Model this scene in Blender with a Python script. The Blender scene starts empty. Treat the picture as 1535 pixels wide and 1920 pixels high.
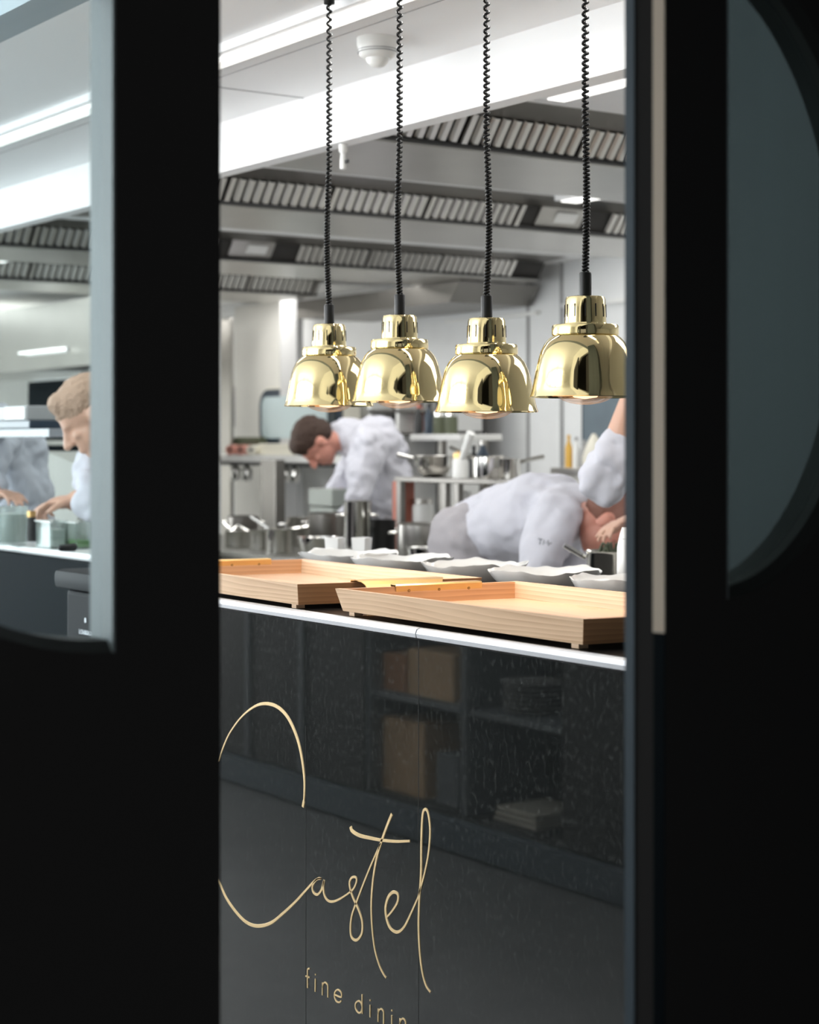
import bpy, bmesh, math, random
from mathutils import Vector, Matrix
from math import sin, cos, pi, radians, sqrt

random.seed(7)
S = bpy.context.scene
COL = S.collection

# ------------------------------------------------------------------ camera, world, lights, exposure
F, CX, CY = 3400.0, 767.5, 829.0
CAM = Vector((3.361, -1.824, 1.45))
SA, CA = 0.5656, 0.8247
cd = bpy.data.cameras.new('camera')
cam = bpy.data.objects.new('camera', cd); COL.objects.link(cam)
cam.location = CAM
cam.rotation_euler = (pi / 2, 0, math.atan2(CA, SA))
cd.sensor_fit = 'VERTICAL'; cd.sensor_height = 36.0; cd.sensor_width = 28.78
cd.lens = F / 1920 * 36.0
cd.shift_y = -(960 - CY) / 1920
cd.dof.use_dof = True; cd.dof.focus_distance = 3.4; cd.dof.aperture_fstop = 4.6
cd.clip_start = 0.05
S.camera = cam
S.view_settings.view_transform = 'Standard'
S.view_settings.look = 'None'
S.view_settings.gamma = 1.0
S.view_settings.use_curve_mapping = False
S.view_settings.exposure = 0.0

w = bpy.data.worlds.new('world'); S.world = w; w.use_nodes = True
bg = w.node_tree.nodes['Background']
bg.inputs[0].default_value = (0.95, 0.97, 1.0, 1); bg.inputs[1].default_value = 0.34

def area(name, loc, rot, sx, sy, power, color=(1, 1, 1), spread=pi):
    l = bpy.data.lights.new(name, 'AREA'); l.shape = 'RECTANGLE'; l.size = sx; l.size_y = sy
    l.energy = power; l.color = color; l.spread = spread
    o = bpy.data.objects.new(name, l); COL.objects.link(o); o.location = loc; o.rotation_euler = rot
    return o
# kitchen ceiling lighting (down), set between the ventilation troughs
for ux, pw in ((-2.02, 22), (-3.55, 20), (-5.38, 22), (-7.2, 36)):
    area('kitchen_light', (ux, 2.75, 2.44), (0, 0, 0), 0.42, 3.2, pw, (1, .985, .955))
area('kitchen_light', (0.6, 2.6, 2.44), (0, 0, 0), 0.8, 2.6, 30, (1, .985, .96))
area('kitchen_light', (-9.5, 2.6, 2.44), (0, 0, 0), 1.0, 2.8, 36, (1, .985, .955))
area('pass_strip_light', (-0.6, 0.40, 2.405), (0, 0, 0), 3.4, 0.05, 14, (1, .98, .93))
DAY_WINDOW, DAY_END = 6.0, 9.5      # brightness of the daylit panes (dining window, added glowing panes at the far end)

# ------------------------------------------------------------------ pixel helpers (photo 1535x1920)
def P(px, py, Y):
    k = (px - CX) / F
    return Vector((CAM.x + Y * (SA * k - CA), CAM.y + Y * (CA * k + SA), CAM.z + (CY - py) / F * Y))
def PV(px, py, v):
    k = (px - CX) / F
    return P(px, py, (v - CAM.y) / (CA * k + SA))
def PU(px, py, u):
    k = (px - CX) / F
    return P(px, py, (CAM.x - u) / (CA - SA * k))
def PZ(px, py, z):
    return P(px, py, F * (CAM.z - z) / (py - CY))

# ------------------------------------------------------------------ materials
def mat(name, col, rough=.5, metal=0., spec=.5, emit=None, es=0, bump=0, bscale=40, noise=0, nscale=8, ior=None, coat=0, nstretch=(1, 1, 1), trans=0, sss=0):
    m = bpy.data.materials.new(name); m.use_nodes = True
    nt = m.node_tree; b = nt.nodes['Principled BSDF']
    b.inputs['Base Color'].default_value = (*col, 1)
    b.inputs['Roughness'].default_value = rough
    b.inputs['Metallic'].default_value = metal
    b.inputs['Specular IOR Level'].default_value = spec
    if ior: b.inputs['IOR'].default_value = ior
    if coat: b.inputs['Coat Weight'].default_value = coat; b.inputs['Coat Roughness'].default_value = .08
    if trans: b.inputs['Transmission Weight'].default_value = trans
    if sss:
        b.inputs['Subsurface Weight'].default_value = sss
        b.inputs['Subsurface Radius'].default_value = (.012, .005, .003)
    if emit: b.inputs['Emission Color'].default_value = (*emit, 1); b.inputs['Emission Strength'].default_value = es
    tc = nt.nodes.new('ShaderNodeTexCoord'); mp = nt.nodes.new('ShaderNodeMapping')
    mp.inputs['Scale'].default_value = nstretch
    nt.links.new(tc.outputs['Object'], mp.inputs[0])
    n = nt.nodes.new('ShaderNodeTexNoise'); n.inputs['Scale'].default_value = nscale; n.inputs['Detail'].default_value = 4
    nt.links.new(mp.outputs[0], n.inputs[0])
    if noise:
        r = nt.nodes.new('ShaderNodeMix'); r.data_type = 'RGBA'
        r.inputs['A'].default_value = tuple(max(0, c * (1 - noise)) for c in col) + (1,)
        r.inputs['B'].default_value = tuple(min(1, c * (1 + noise)) for c in col) + (1,)
        nt.links.new(n.outputs[0], r.inputs['Factor']); nt.links.new(r.outputs['Result'], b.inputs['Base Color'])
    if bump:
        n2 = nt.nodes.new('ShaderNodeTexNoise'); n2.inputs['Scale'].default_value = bscale; n2.inputs['Detail'].default_value = 3
        nt.links.new(mp.outputs[0], n2.inputs[0])
        bp = nt.nodes.new('ShaderNodeBump'); bp.inputs['Strength'].default_value = bump; bp.inputs['Distance'].default_value = .01
        nt.links.new(n2.outputs[0], bp.inputs['Height']); nt.links.new(bp.outputs[0], b.inputs['Normal'])
    return m

def wood(name, c1, c2, axis=0, rough=.45):
    m = mat(name, c1, rough)
    nt = m.node_tree; b = nt.nodes['Principled BSDF']
    tc = nt.nodes.new('ShaderNodeTexCoord'); mp = nt.nodes.new('ShaderNodeMapping')
    sc = [9, 9, 15]; sc[axis] = 2.2
    mp.inputs['Scale'].default_value = sc
    nt.links.new(tc.outputs['Object'], mp.inputs[0])
    wv = nt.nodes.new('ShaderNodeTexWave'); wv.wave_type = 'BANDS'; wv.bands_direction = 'Z'
    wv.inputs['Scale'].default_value = 2.2; wv.inputs['Distortion'].default_value = 11; wv.inputs['Detail'].default_value = 1.5
    wv.inputs['Detail Scale'].default_value = .45; wv.wave_profile = 'SAW'
    nt.links.new(mp.outputs[0], wv.inputs[0])
    n = nt.nodes.new('ShaderNodeTexNoise'); n.inputs['Scale'].default_value = 3
    nt.links.new(mp.outputs[0], n.inputs[0])
    mx = nt.nodes.new('ShaderNodeMath'); mx.operation = 'MULTIPLY'
    nt.links.new(wv.outputs[1], mx.inputs[0]); nt.links.new(n.outputs[0], mx.inputs[1])
    r = nt.nodes.new('ShaderNodeMix'); r.data_type = 'RGBA'
    r.inputs['A'].default_value = (*c1, 1); r.inputs['B'].default_value = (*c2, 1)
    nt.links.new(mx.outputs[0], r.inputs['Factor']); nt.links.new(r.outputs['Result'], b.inputs['Base Color'])
    return m

def pane_mat(name, tint, refl=.06, haze=0., hcol=(.6, .7, .72)):
    m = bpy.data.materials.new(name); m.use_nodes = True
    nt = m.node_tree; nt.nodes.clear()
    out = nt.nodes.new('ShaderNodeOutputMaterial')
    t = nt.nodes.new('ShaderNodeBsdfTransparent'); t.inputs[0].default_value = (*tint, 1)
    g = nt.nodes.new('ShaderNodeBsdfGlossy'); g.inputs['Roughness'].default_value = .03
    a = nt.nodes.new('ShaderNodeMixShader'); a.inputs[0].default_value = refl
    nt.links.new(t.outputs[0], a.inputs[1]); nt.links.new(g.outputs[0], a.inputs[2])
    if haze:
        d = nt.nodes.new('ShaderNodeBsdfTranslucent'); d.inputs[0].default_value = (*hcol, 1)
        c = nt.nodes.new('ShaderNodeMixShader'); c.inputs[0].default_value = haze
        nt.links.new(a.outputs[0], c.inputs[1]); nt.links.new(d.outputs[0], c.inputs[2])
        nt.links.new(c.outputs[0], out.inputs[0])
    else:
        nt.links.new(a.outputs[0], out.inputs[0])
    return m

M = {}
M['black_door'] = mat('black_door', (.042, .041, .040), 1, spec=0)
M['door_steel'] = mat('door_steel', (.10, .135, .16), .55, noise=.2)
M['reveal_grey'] = mat('reveal_grey', (.19, .22, .225), .5, noise=.12, nstretch=(1, 1, .2))
M['door_wood'] = mat('door_wood', (.80, .68, .54), .6, noise=.12, nstretch=(1, 1, .2))
M['dark_trim'] = mat('dark_trim', (.005, .0085, .011), .7, spec=.05)
M['teal_wall'] = mat('teal_wall', (.024, .034, .038), .6, noise=.35, nscale=5, nstretch=(3, 3, .1))
M['bezel'] = mat('bezel', (.02, .022, .02), .7)
M['brass'] = mat('brass', (.90, .74, .40), .06, 1)
M['brass_satin'] = mat('brass_satin', (.80, .52, .22), .32, 1)
M['brass_screw'] = mat('brass_screw', (.35, .22, .09), .4, 1)
M['gold_letter'] = mat('gold_letter', (.80, .60, .32), .45, .25, noise=.15, nscale=60)
M['black_lid'] = mat('black_lid', (.008, .009, .011), .6, spec=.15)
M['black_plastic'] = mat('black_plastic', (.010, .010, .010), .35, spec=.3)
M['slot'] = mat('slot', (.01, .01, .01), .8)
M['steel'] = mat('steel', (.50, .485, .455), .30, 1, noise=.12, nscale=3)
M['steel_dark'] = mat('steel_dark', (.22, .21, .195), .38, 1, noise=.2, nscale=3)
M['steel_shiny'] = mat('steel_shiny', (.82, .81, .78), .13, 1)
M['steel_filter'] = mat('steel_filter', (.72, .70, .66), .3, .85)
M['filter_gap'] = mat('filter_gap', (.035, .033, .03), .7)
M['iron'] = mat('iron', (.02, .02, .02), .5)
M['bin_grey'] = mat('bin_grey', (.42, .42, .38), .6)
M['tray_green'] = mat('tray_green', (.30, .33, .30), .5)
M['shelf_grey'] = mat('shelf_grey', (.24, .25, .26), .4, .3)
M['post_white'] = mat('post_white', (.55, .55, .55), .5)
M['range_metal'] = mat('range_metal', (.11, .11, .095), .45, .6)
M['trim_metal'] = mat('trim_metal', (.72, .74, .78), .35, .35)
M['white_paint'] = mat('white_paint', (.88, .88, .88), .6)
M['fascia'] = mat('fascia', (.90, .90, .90), .4)
M['white_plastic'] = mat('white_plastic', (.82, .82, .80), .35)
M['grey_plastic'] = mat('grey_plastic', (.35, .35, .35), .4)
M['wall_cream'] = mat('wall_cream', (.70, .69, .65), .45, noise=.05)
M['wall_white'] = mat('wall_white', (.80, .81, .81), .35, noise=.05)
M['header_grey'] = mat('header_grey', (.36, .42, .45), .5)
M['floor_grey'] = mat('floor_grey', (.17, .178, .178), .5, noise=.2)
M['floor_stone'] = mat('floor_stone', (.55, .56, .55), .5, noise=.25, nscale=6)
M['day_pane'] = mat('day_pane', (.8, .8, .8), emit=(.95, .98, 1), es=DAY_WINDOW)
M['day_glow_end'] = mat('day_glow_end', (.8, .8, .8), emit=(.96, .985, 1), es=DAY_END)
M['emit_tube'] = mat('emit_tube', (1, 1, 1), emit=(1, .98, .90), es=.98)
M['emit_panel'] = mat('emit_panel', (1, 1, 1), emit=(1, .98, .93), es=1.6)
M['emit_bulb'] = mat('emit_bulb', (1, .8, .6), .3, emit=(1, .66, .40), es=2.2)
M['cloth_white'] = mat('cloth_white', (.60, .60, .66), .9, bump=.5, bscale=9, spec=.2)
M['cloth_grey'] = mat('cloth_grey', (.42, .40, .42), .9, bump=.6, bscale=10, spec=.2)
M['cloth_blue'] = mat('cloth_blue', (.58, .60, .66), .9, bump=.5, bscale=9, spec=.2)
M['skin'] = mat('skin', (.62, .37, .27), .5, sss=.1, noise=.08, nscale=12)
M['skin_red'] = mat('skin_red', (.62, .28, .21), .5, sss=.1, noise=.12, nscale=12)
M['hair_brown'] = mat('hair_brown', (.045, .022, .013), .7, bump=.6, bscale=120)
M['hair_blond'] = mat('hair_blond', (.42, .28, .20), .7, bump=.6, bscale=120)
M['hair_short'] = mat('hair_short', (.20, .09, .065), .7)
M['hair_arm'] = mat('hair_arm', (.22, .12, .07), .7)
M['eye'] = mat('eye', (.03, .02, .02), .3)
M['porcelain'] = mat('porcelain', (.80, .79, .77), .22, coat=.4)
M['purple_cloth'] = mat('purple_cloth', (.17, .15, .24), .9, noise=.5, nscale=14, nstretch=(3, 3, .3))
M['screen_blue'] = mat('screen_blue', (.50, .61, .63), .15)
M['navy'] = mat('navy', (.02, .035, .055), .3)
M['red_box'] = mat('red_box', (.50, .17, .12), .6)
M['yellow'] = mat('yellow', (.72, .42, .07), .4)
M['olive'] = mat('olive', (.07, .08, .045), .6)
M['roll_pink'] = mat('roll_pink', (.55, .25, .2), .6)
M['cardboard'] = mat('cardboard', (.72, .50, .30), .8, noise=.15)
M['green_food'] = mat('green_food', (.15, .35, .08), .7, noise=.4, nscale=60)
M['cream'] = mat('cream', (.75, .72, .62), .5)
M['clear'] = pane_mat('clear', (.80, .84, .83), .10, .18, (.8, .82, .8))
M['jar_glass'] = pane_mat('jar_glass', (.70, .70, .65), .15, .1)
M['door_glass'] = pane_mat('door_glass', (.88, .93, .94), .03, 0)
M['dark_glass'] = pane_mat('dark_glass', (.55, .62, .62), .04, .0)
M['lens_glass'] = pane_mat('lens_glass', (.95, .93, .92), .18, .12, (1, .8, .6))
M['tray_long'] = wood('tray_long', (.66, .47, .31), (.36, .21, .11), 0)
M['tray_end'] = wood('tray_end', (.58, .32, .16), (.32, .14, .06), 1)
M['tray_base'] = wood('tray_base', (.66, .45, .31), (.54, .34, .21), 0, .3)
M['cab_wood'] = wood('cab_wood', (.62, .34, .19), (.38, .19, .10), 0)
M['cab_dark'] = mat('cab_dark', (.05, .048, .045), .6)
M['plinth_blue'] = mat('plinth_blue', (.13, .165, .19), .5)
M['cab_grey'] = mat('cab_grey', (.18, .20, .21), .6)
M['worktop'] = mat('worktop', (.012, .012, .012), .25)
M['marble'] = mat('marble', (.85, .86, .86), .25)

# polished black stone with pale flecks and faint vertical streaks
def stone():
    m = mat('black_stone', (.014, .0155, .0155), .03, ior=2.0)
    nt = m.node_tree; b = nt.nodes['Principled BSDF']
    tc = nt.nodes.new('ShaderNodeTexCoord'); mp = nt.nodes.new('ShaderNodeMapping'); mp.inputs['Scale'].default_value = (1, 1, .6)
    nt.links.new(tc.outputs['Object'], mp.inputs[0])
    n = nt.nodes.new('ShaderNodeTexNoise'); n.inputs['Scale'].default_value = 130; n.inputs['Detail'].default_value = 6
    nt.links.new(mp.outputs[0], n.inputs[0])
    r = nt.nodes.new('ShaderNodeValToRGB')
    r.color_ramp.elements[0].position = .52; r.color_ramp.elements[0].color = (.012, .0135, .0135, 1)
    r.color_ramp.elements[1].position = .78; r.color_ramp.elements[1].color = (.046, .050, .048, 1)
    nt.links.new(n.outputs[0], r.inputs[0]); nt.links.new(r.outputs[0], b.inputs['Base Color'])
    n2 = nt.nodes.new('ShaderNodeTexNoise'); n2.inputs['Scale'].default_value = 7; n2.inputs['Detail'].default_value = 6
    nt.links.new(mp.outputs[0], n2.inputs[0])
    mr = nt.nodes.new('ShaderNodeMapRange'); mr.inputs['To Min'].default_value = .01; mr.inputs['To Max'].default_value = .05
    nt.links.new(n2.outputs[0], mr.inputs[0]); nt.links.new(mr.outputs[0], b.inputs['Roughness'])
    return m
M['stone'] = stone()

# ------------------------------------------------------------------ mesh builder
class MB:
    def __init__(s): s.bm = bmesh.new()
    def quadgrid(s, rows, close_u=False, caps=False):
        vs = [[s.bm.verts.new(p) for p in r] for r in rows]
        n = len(rows[0])
        for i in range(len(rows) - 1):
            for j in range(n if close_u else n - 1):
                k = (j + 1) % n
                try: s.bm.faces.new((vs[i][j], vs[i][k], vs[i + 1][k], vs[i + 1][j]))
                except ValueError: pass
        if caps and close_u:
            s.bm.faces.new(vs[0][::-1]); s.bm.faces.new(vs[-1])
        return s
    def box(s, a, b, bev=0):
        x0, y0, z0 = [min(a[i], b[i]) for i in range(3)]; x1, y1, z1 = [max(a[i], b[i]) for i in range(3)]
        g = bmesh.ops.create_cube(s.bm, size=1)
        for v in g['verts']:
            v.co = Vector(((v.co.x + .5) * (x1 - x0) + x0, (v.co.y + .5) * (y1 - y0) + y0, (v.co.z + .5) * (z1 - z0) + z0))
        if bev:
            es = list({e for v in g['verts'] for e in v.link_edges})
            bmesh.ops.bevel(s.bm, geom=es, offset=bev, segments=2, affect='EDGES', profile=.6)
        return s
    def hexa(s, pts):      # 8 pts: bottom 4 ccw, top 4 ccw
        v = [s.bm.verts.new(p) for p in pts]
        for f in ((3, 2, 1, 0), (4, 5, 6, 7), (0, 1, 5, 4), (1, 2, 6, 5), (2, 3, 7, 6), (3, 0, 4, 7)):
            s.bm.faces.new([v[i] for i in f])
        return s
    def prism(s, poly, off):
        off = Vector(off)
        a = [s.bm.verts.new(Vector(p)) for p in poly]; b = [s.bm.verts.new(Vector(p) + off) for p in poly]
        n = len(poly)
        s.bm.faces.new(a[::-1]); s.bm.faces.new(b)
        for i in range(n): s.bm.faces.new((a[i], a[(i + 1) % n], b[(i + 1) % n], b[i]))
        return s
    def lathe(s, prof, c, seg=32, axis=None, ripple=None):
        rows = []
        for r, z in prof:
            row = []
            for j in range(seg):
                t = 2 * pi * j / seg
                rr = max(r, 1e-5)
                zz = z
                if ripple: rr, zz = ripple(rr, z, t)
                row.append(Vector((rr * cos(t), rr * sin(t), zz)))
            rows.append(row)
        if axis is not None:
            R = Vector((0, 0, 1)).rotation_difference(Vector(axis).normalized()).to_matrix()
            rows = [[R @ p for p in r] for r in rows]
        c = Vector(c)
        s.quadgrid([[p + c for p in r] for r in rows], True)
        return s
    def tube(s, pts, rad, seg=8, flat=None):
        pts = [Vector(p) for p in pts]
        n = len(pts); rows = []
        t0 = (pts[1] - pts[0]).normalized()
        up = Vector((0, 0, 1)) if abs(t0.z) < .9 else Vector((1, 0, 0))
        nx = t0.cross(up).normalized()
        for i, p in enumerate(pts):
            t = (pts[min(i + 1, n - 1)] - pts[max(i - 1, 0)]).normalized()
            nx = (nx - t * nx.dot(t)).normalized(); ny = t.cross(nx)
            r = rad[i] if isinstance(rad, (list, tuple)) else rad
            rows.append([p + (nx * cos(2 * pi * j / seg) + ny * sin(2 * pi * j / seg)) * r for j in range(seg)])
        s.quadgrid(rows, True, True)
        return s
    def ell(s, c, r, R=None, seg=16):
        c = Vector(c); R = R or Matrix.Identity(3)
        rows = []
        h = seg // 2
        for i in range(h + 1):
            ph = -pi / 2 + pi * i / h
            ph = max(min(ph, pi / 2 - 1e-3), -pi / 2 + 1e-3)
            rows.append([c + R @ Vector((r[0] * cos(ph) * cos(2 * pi * j / seg), r[1] * cos(ph) * sin(2 * pi * j / seg), r[2] * sin(ph))) for j in range(seg)])
        s.quadgrid(rows, True, True)
        return s
    def cap(s, a, b, ra, rb, seg=14, sq=1.0, side=None):
        a = Vector(a); b = Vector(b); d = (b - a); L = d.length; d = d / max(L, 1e-6)
        if side is None:
            up = Vector((0, 0, 1)) if abs(d.z) < .9 else Vector((1, 0, 0)); nx = d.cross(up).normalized()
        else:
            nx = Vector(side); nx = (nx - d * nx.dot(d)).normalized()
        ny = d.cross(nx)
        rows = []
        for ph in (-1.5, -1.1, -.7, -.3): rows.append((a + d * ra * sin(ph), ra * cos(ph)))
        for t in (0, .25, .5, .75, 1): rows.append((a + (b - a) * t, ra + (rb - ra) * t))
        for ph in (.3, .7, 1.1, 1.5): rows.append((b + d * rb * sin(ph), rb * cos(ph)))
        s.quadgrid([[p + (nx * cos(2 * pi * j / seg) + ny * sq * sin(2 * pi * j / seg)) * r for j in range(seg)] for p, r in rows], True, True)
        return s
    def build(s, name, m, parent=None, smooth=None, origin=None):
        bm = s.bm
        bmesh.ops.recalc_face_normals(bm, faces=bm.faces)
        if parent is not None: o0 = ORG[parent.name]
        elif origin is not None: o0 = Vector(origin)
        else:
            xs = [v.co for v in bm.verts]
            mn = [min(p[i] for p in xs) for i in range(3)]; mx = [max(p[i] for p in xs) for i in range(3)]
            o0 = Vector(((mn[0] + mx[0]) / 2, (mn[1] + mx[1]) / 2, mn[2]))
        bmesh.ops.translate(bm, verts=bm.verts, vec=-o0)
        me = bpy.data.meshes.new(name); bm.to_mesh(me); bm.free()
        me.materials.append(m if not isinstance(m, str) else M[m])
        if smooth: 
            me.shade_smooth()
            if smooth < 3: me.set_sharp_from_angle(angle=smooth)
        o = bpy.data.objects.new(name, me); COL.objects.link(o)
        if parent is not None: o.parent = parent; ORG[o.name] = o0
        else: o.location = o0; ORG[o.name] = o0
        return o
ORG = {}
SM = radians(40)
def thing(name, label, cat, loc, group=None):
    o = bpy.data.objects.new(name, None); COL.objects.link(o); o.location = loc
    o.empty_display_size = .1
    o['label'] = label; o['category'] = cat
    if group: o['group'] = group
    ORG[o.name] = Vector(loc)
    return o
def tag(o, label, cat, group=None):
    o['label'] = label; o['category'] = cat
    if group: o['group'] = group
    return o
def struct(o): o['kind'] = 'structure'; return o
def rebase(o): ORG[o.name] = Vector(o.location)

# ------------------------------------------------------------------ room shell
struct(MB().box((-12, .45, -.05), (6, 4.7, 0)).build('floor', 'floor_stone'))
struct(MB().box((-12, -3.6, -.05), (6, .45, 0)).build('floor', 'floor_grey'))
struct(MB().box((-12, -.1, 2.45), (4.5, 4.7, 2.5)).build('ceiling', 'white_paint'))
struct(MB().box((-12, -3.6, 3.10), (4.5, -.21, 3.15)).build('ceiling', 'white_paint'))
struct(MB().box((-12, -.21, 2.45), (4.5, -.1, 3.15)).build('trim_1', 'header_grey'))
struct(MB().box((-12, 4.6, 0), (4.5, 4.7, 2.5)).build('wall_back', 'wall_white'))
struct(MB().box((-12.1, -3.6, 0), (-12, 4.7, 2.5)).build('wall_left', 'wall_cream'))
struct(MB().box((4.5, .2, 0), (4.6, 4.7, 2.5)).build('wall_right', 'wall_cream'))
# dropped beam over the kitchen side of the pass
struct(MB().box((-12, .90, 2.295), (4.5, .96, 2.45)).build('trim_2', 'fascia'))
# ceiling joints
for px, py, px2, py2 in ((412, 164, 542, 184),):
    a = PZ(px, py, 2.4495); b = PZ(px2, py2, 2.4495)
    struct(MB().box((a.x, a.y - .1, 2.448), (a.x + .003, .9, 2.4502)).build('trim_3', 'grey_plastic'))
struct(MB().box((-3.2, .555, 2.4485), (3, .558, 2.4502)).build('trim_4', 'grey_plastic'))
# wall beside the pass, behind the right-hand door leaf
struct(MB().box((1.40, -.06, 0), (4.5, .2, 2.44)).build('wall_front', 'teal_wall'))
# light wall left of the doorway (towards the dining room) with a dark vestibule face
struct(MB().box((1.72, -3.6, 0), (1.80, -1.42, 3.10)).build('wall_door', 'wall_cream'))
struct(MB().box((1.801, -3.6, 0), (1.82, -1.40, 3.10)).build('wall_vestibule', 'black_door'))
struct(MB().box((1.72, -1.42, 2.43), (1.80, -.10, 3.10)).build('wall_lintel', 'wall_cream'))
struct(MB().box((1.80, -3.6, 2.46), (4.5, -.215, 2.50)).build('ceiling_vestibule', 'black_door'))
# dining-room wall with the tall window
wm = MB()
wm.box((-12, -3.6, 0), (-3.8, -3.5, 3.10)); wm.box((.6, -3.6, 0), (2.2, -3.5, 3.10)); wm.box((-3.8, -3.6, 0), (.6, -3.5, .55)); wm.box((-3.8, -3.6, 3.02), (.6, -3.5, 3.10))
struct(wm.build('wall_window', 'wall_cream'))
wf = MB()
for x in (-3.8, -2.7, -1.6, -.5, .56): wf.box((x, -3.24, .5), (x + .05, -3.18, 3.02))
wf.box((-3.8, -3.24, .5), (.6, -3.18, .56))
struct(wf.build('window_1', 'iron'))

wf = bpy.data.objects['window_1']
for k_ in range(4):
    MB().box((-3.75 + 1.1 * k_, -3.30, .56), (-2.70 + 1.1 * k_, -3.29, 3.02)).build('pane', 'day_pane', wf)
wf2 = MB()  # added unseen glowing panes, a second daylight for the brass and the beam
for y in (-3.5, -2.4, -1.3, -.25): wf2.box((-7.40, y, 0), (-7.34, y + .05, 3.05))
wf2.box((-7.4, -3.5, 0), (-7.34, -.2, .1)); wf2.box((-7.4, -3.5, 3.0), (-7.34, -.2, 3.05))
wf2 = struct(wf2.build('daylight_panel', 'iron'))
for k_ in range(3):
    MB().box((-7.45, -3.45 + 1.1 * k_, .1), (-7.44, -2.40 + 1.1 * k_ + (-.0), 3.0)).build('pane', 'day_glow_end', wf2)
# ventilated kitchen ceiling: steel troughs with baffle filters on their near side
def trough(u, v0, v1, label, skip=()):
    t = thing('vent_trough', label, 'ventilation hood', (u - .35, (v0 + v1) / 2, 2.35), 'ventilation troughs across the kitchen ceiling')
    MB().box((u - .62, v0, 2.335), (u - .012, v1, 2.352), .003).build('underside', 'steel', t)
    m = MB()
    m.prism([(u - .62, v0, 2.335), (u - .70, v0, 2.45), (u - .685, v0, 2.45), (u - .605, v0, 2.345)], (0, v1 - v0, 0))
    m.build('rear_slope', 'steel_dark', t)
    m = MB(); m.box((u - .02, v0, 2.341), (u + .010, v1, 2.352), .002); m.build('drip_gutter', 'iron', t)
    m = MB()
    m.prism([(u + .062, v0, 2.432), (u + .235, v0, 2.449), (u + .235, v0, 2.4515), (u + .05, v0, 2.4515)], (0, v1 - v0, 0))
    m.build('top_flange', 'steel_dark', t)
    MB().prism([(u - .012, v0, 2.352), (u - .022, v0, 2.36), (u + .04, v0, 2.449), (u + .05, v0, 2.440)], (0, v1 - v0, 0)).build('filter_backing', 'filter_gap', t)
    a = Vector((u - .002, 0, 2.356)); b = Vector((u + .060, 0, 2.434))
    v = v0 + .01
    i = 0
    while v < v1 - .3:
        if i in skip:
            # a clear lamp housing instead of a filter
            c = MB().prism([(a.x, v + .08, a.z), (b.x, v + .08, b.z), (b.x - .01, v + .08, b.z + .01), (a.x - .01, v + .08, a.z + .01)], (0, .24, 0)).build('housing', 'steel', t)
            MB().prism([(a.x + .025, v + .17, a.z + .02), (a.x + .058, v + .17, a.z + .058), (a.x + .052, v + .17, a.z + .062), (a.x + .019, v + .17, a.z + .024)], (0, .11, 0)).build('lamp_lens', 'white_plastic', c)
            v += .46; i += 1; continue
        f = MB()
        k = 0
        while k < 10:
            y0 = v + .006 + k * .0415
            d = (b - a)
            nrm = Vector((d.z, 0, -d.x)).normalized()
            rows = []
            for tt in (0.02, .5, .98):
                p = a + d * tt
                rows.append([p + Vector((0, y0, 0)), p + Vector((0, y0 + .009, 0)) + nrm * .010, p + Vector((0, y0 + .026, 0)) + nrm * .010, p + Vector((0, y0 + .035, 0))])
            f.quadgrid(rows)
            k += 1
        f.build('baffle_filter', 'steel_filter', t)
        m = MB(); m.prism([(a.x, v + .424, a.z), (b.x, v + .424, b.z), (b.x + .012, v + .424, b.z - .006), (a.x + .012, v + .424, a.z - .006)], (0, .02, 0)); m.build('filter_divider', 'steel_filter', t)
        v += .455; i += 1
    return t
trough(-1.07, 0.965, 4.55, 'stainless vent trough nearest the pass, with the brightest slatted filters', )
trough(-2.62, 1.00, 4.55, 'second stainless vent trough from the pass, crossing behind all four lamp cords', (4,))
trough(-4.45, 1.00, 4.40, 'third stainless vent trough, with a clear lamp housing at its left end', (3,))
trough(-6.05, 1.20, 3.95, 'farthest stainless vent trough, its dark filters ending left of the grey post', )
# kitchen lamps in the ceiling panels
def ceil_light(a, b, wd, label):
    t = thing('ceiling_light', label, 'ceiling light', ((a[0] + b[0]) / 2, (a[1] + b[1]) / 2, 2.43))
    MB().box((a[0] - .02, a[1] - .02, 2.425), (b[0] + .02, b[1] + .02, 2.45), .003).build('frame', 'white_paint', t)
    MB().box((a[0], a[1], 2.420), (b[0], b[1], 2.426)).build('diffuser', 'emit_panel', t)
a = PZ(1052, 374, 2.43); b = PZ(1150, 365, 2.43); ceil_light((min(a.x, b.x), min(a.y, b.y)), (min(a.x, b.x) + .16, max(a.y, b.y)), .1, 'lit rectangular ceiling light behind the rightmost lamp cord')
a = PZ(552, 303, 2.43); b = PZ(600, 292, 2.43); ceil_light((a.x, a.y - .04), (b.x, a.y + .03), .1, 'small lit ceiling light just below the white beam at left')
a = PZ(1042, 183, 2.43); b = PZ(1215, 134, 2.43); ceil_light((a.x, a.y - .03), (b.x, a.y + .03), .1, 'slim ceiling light under the white beam at the upper right')
p = PZ(60, 470, 2.43); ceil_light((p.x - .6, p.y - .08), (p.x + .3, p.y + .08), .1, 'ceiling light seen through the left door glass above the far hoods')
# long strip light above the pass
t = thing('strip_light', 'long fluorescent strip light in the ceiling above the pass, cut by the left door', 'ceiling light', (-.6, .385, 2.42))
MB().box((-2.9, .352, 2.425), (1.4, .448, 2.45), .004).build('frame', 'white_paint', t)
MB().box((-2.86, .375, 2.412), (1.36, .422, 2.427), .005).build('diffuser', 'emit_tube', t)
for y in (.452,): MB().box((-2.92, y, 2.435), (1.42, y + .012, 2.45)).build('edge_rail', 'white_plastic', t)
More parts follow.
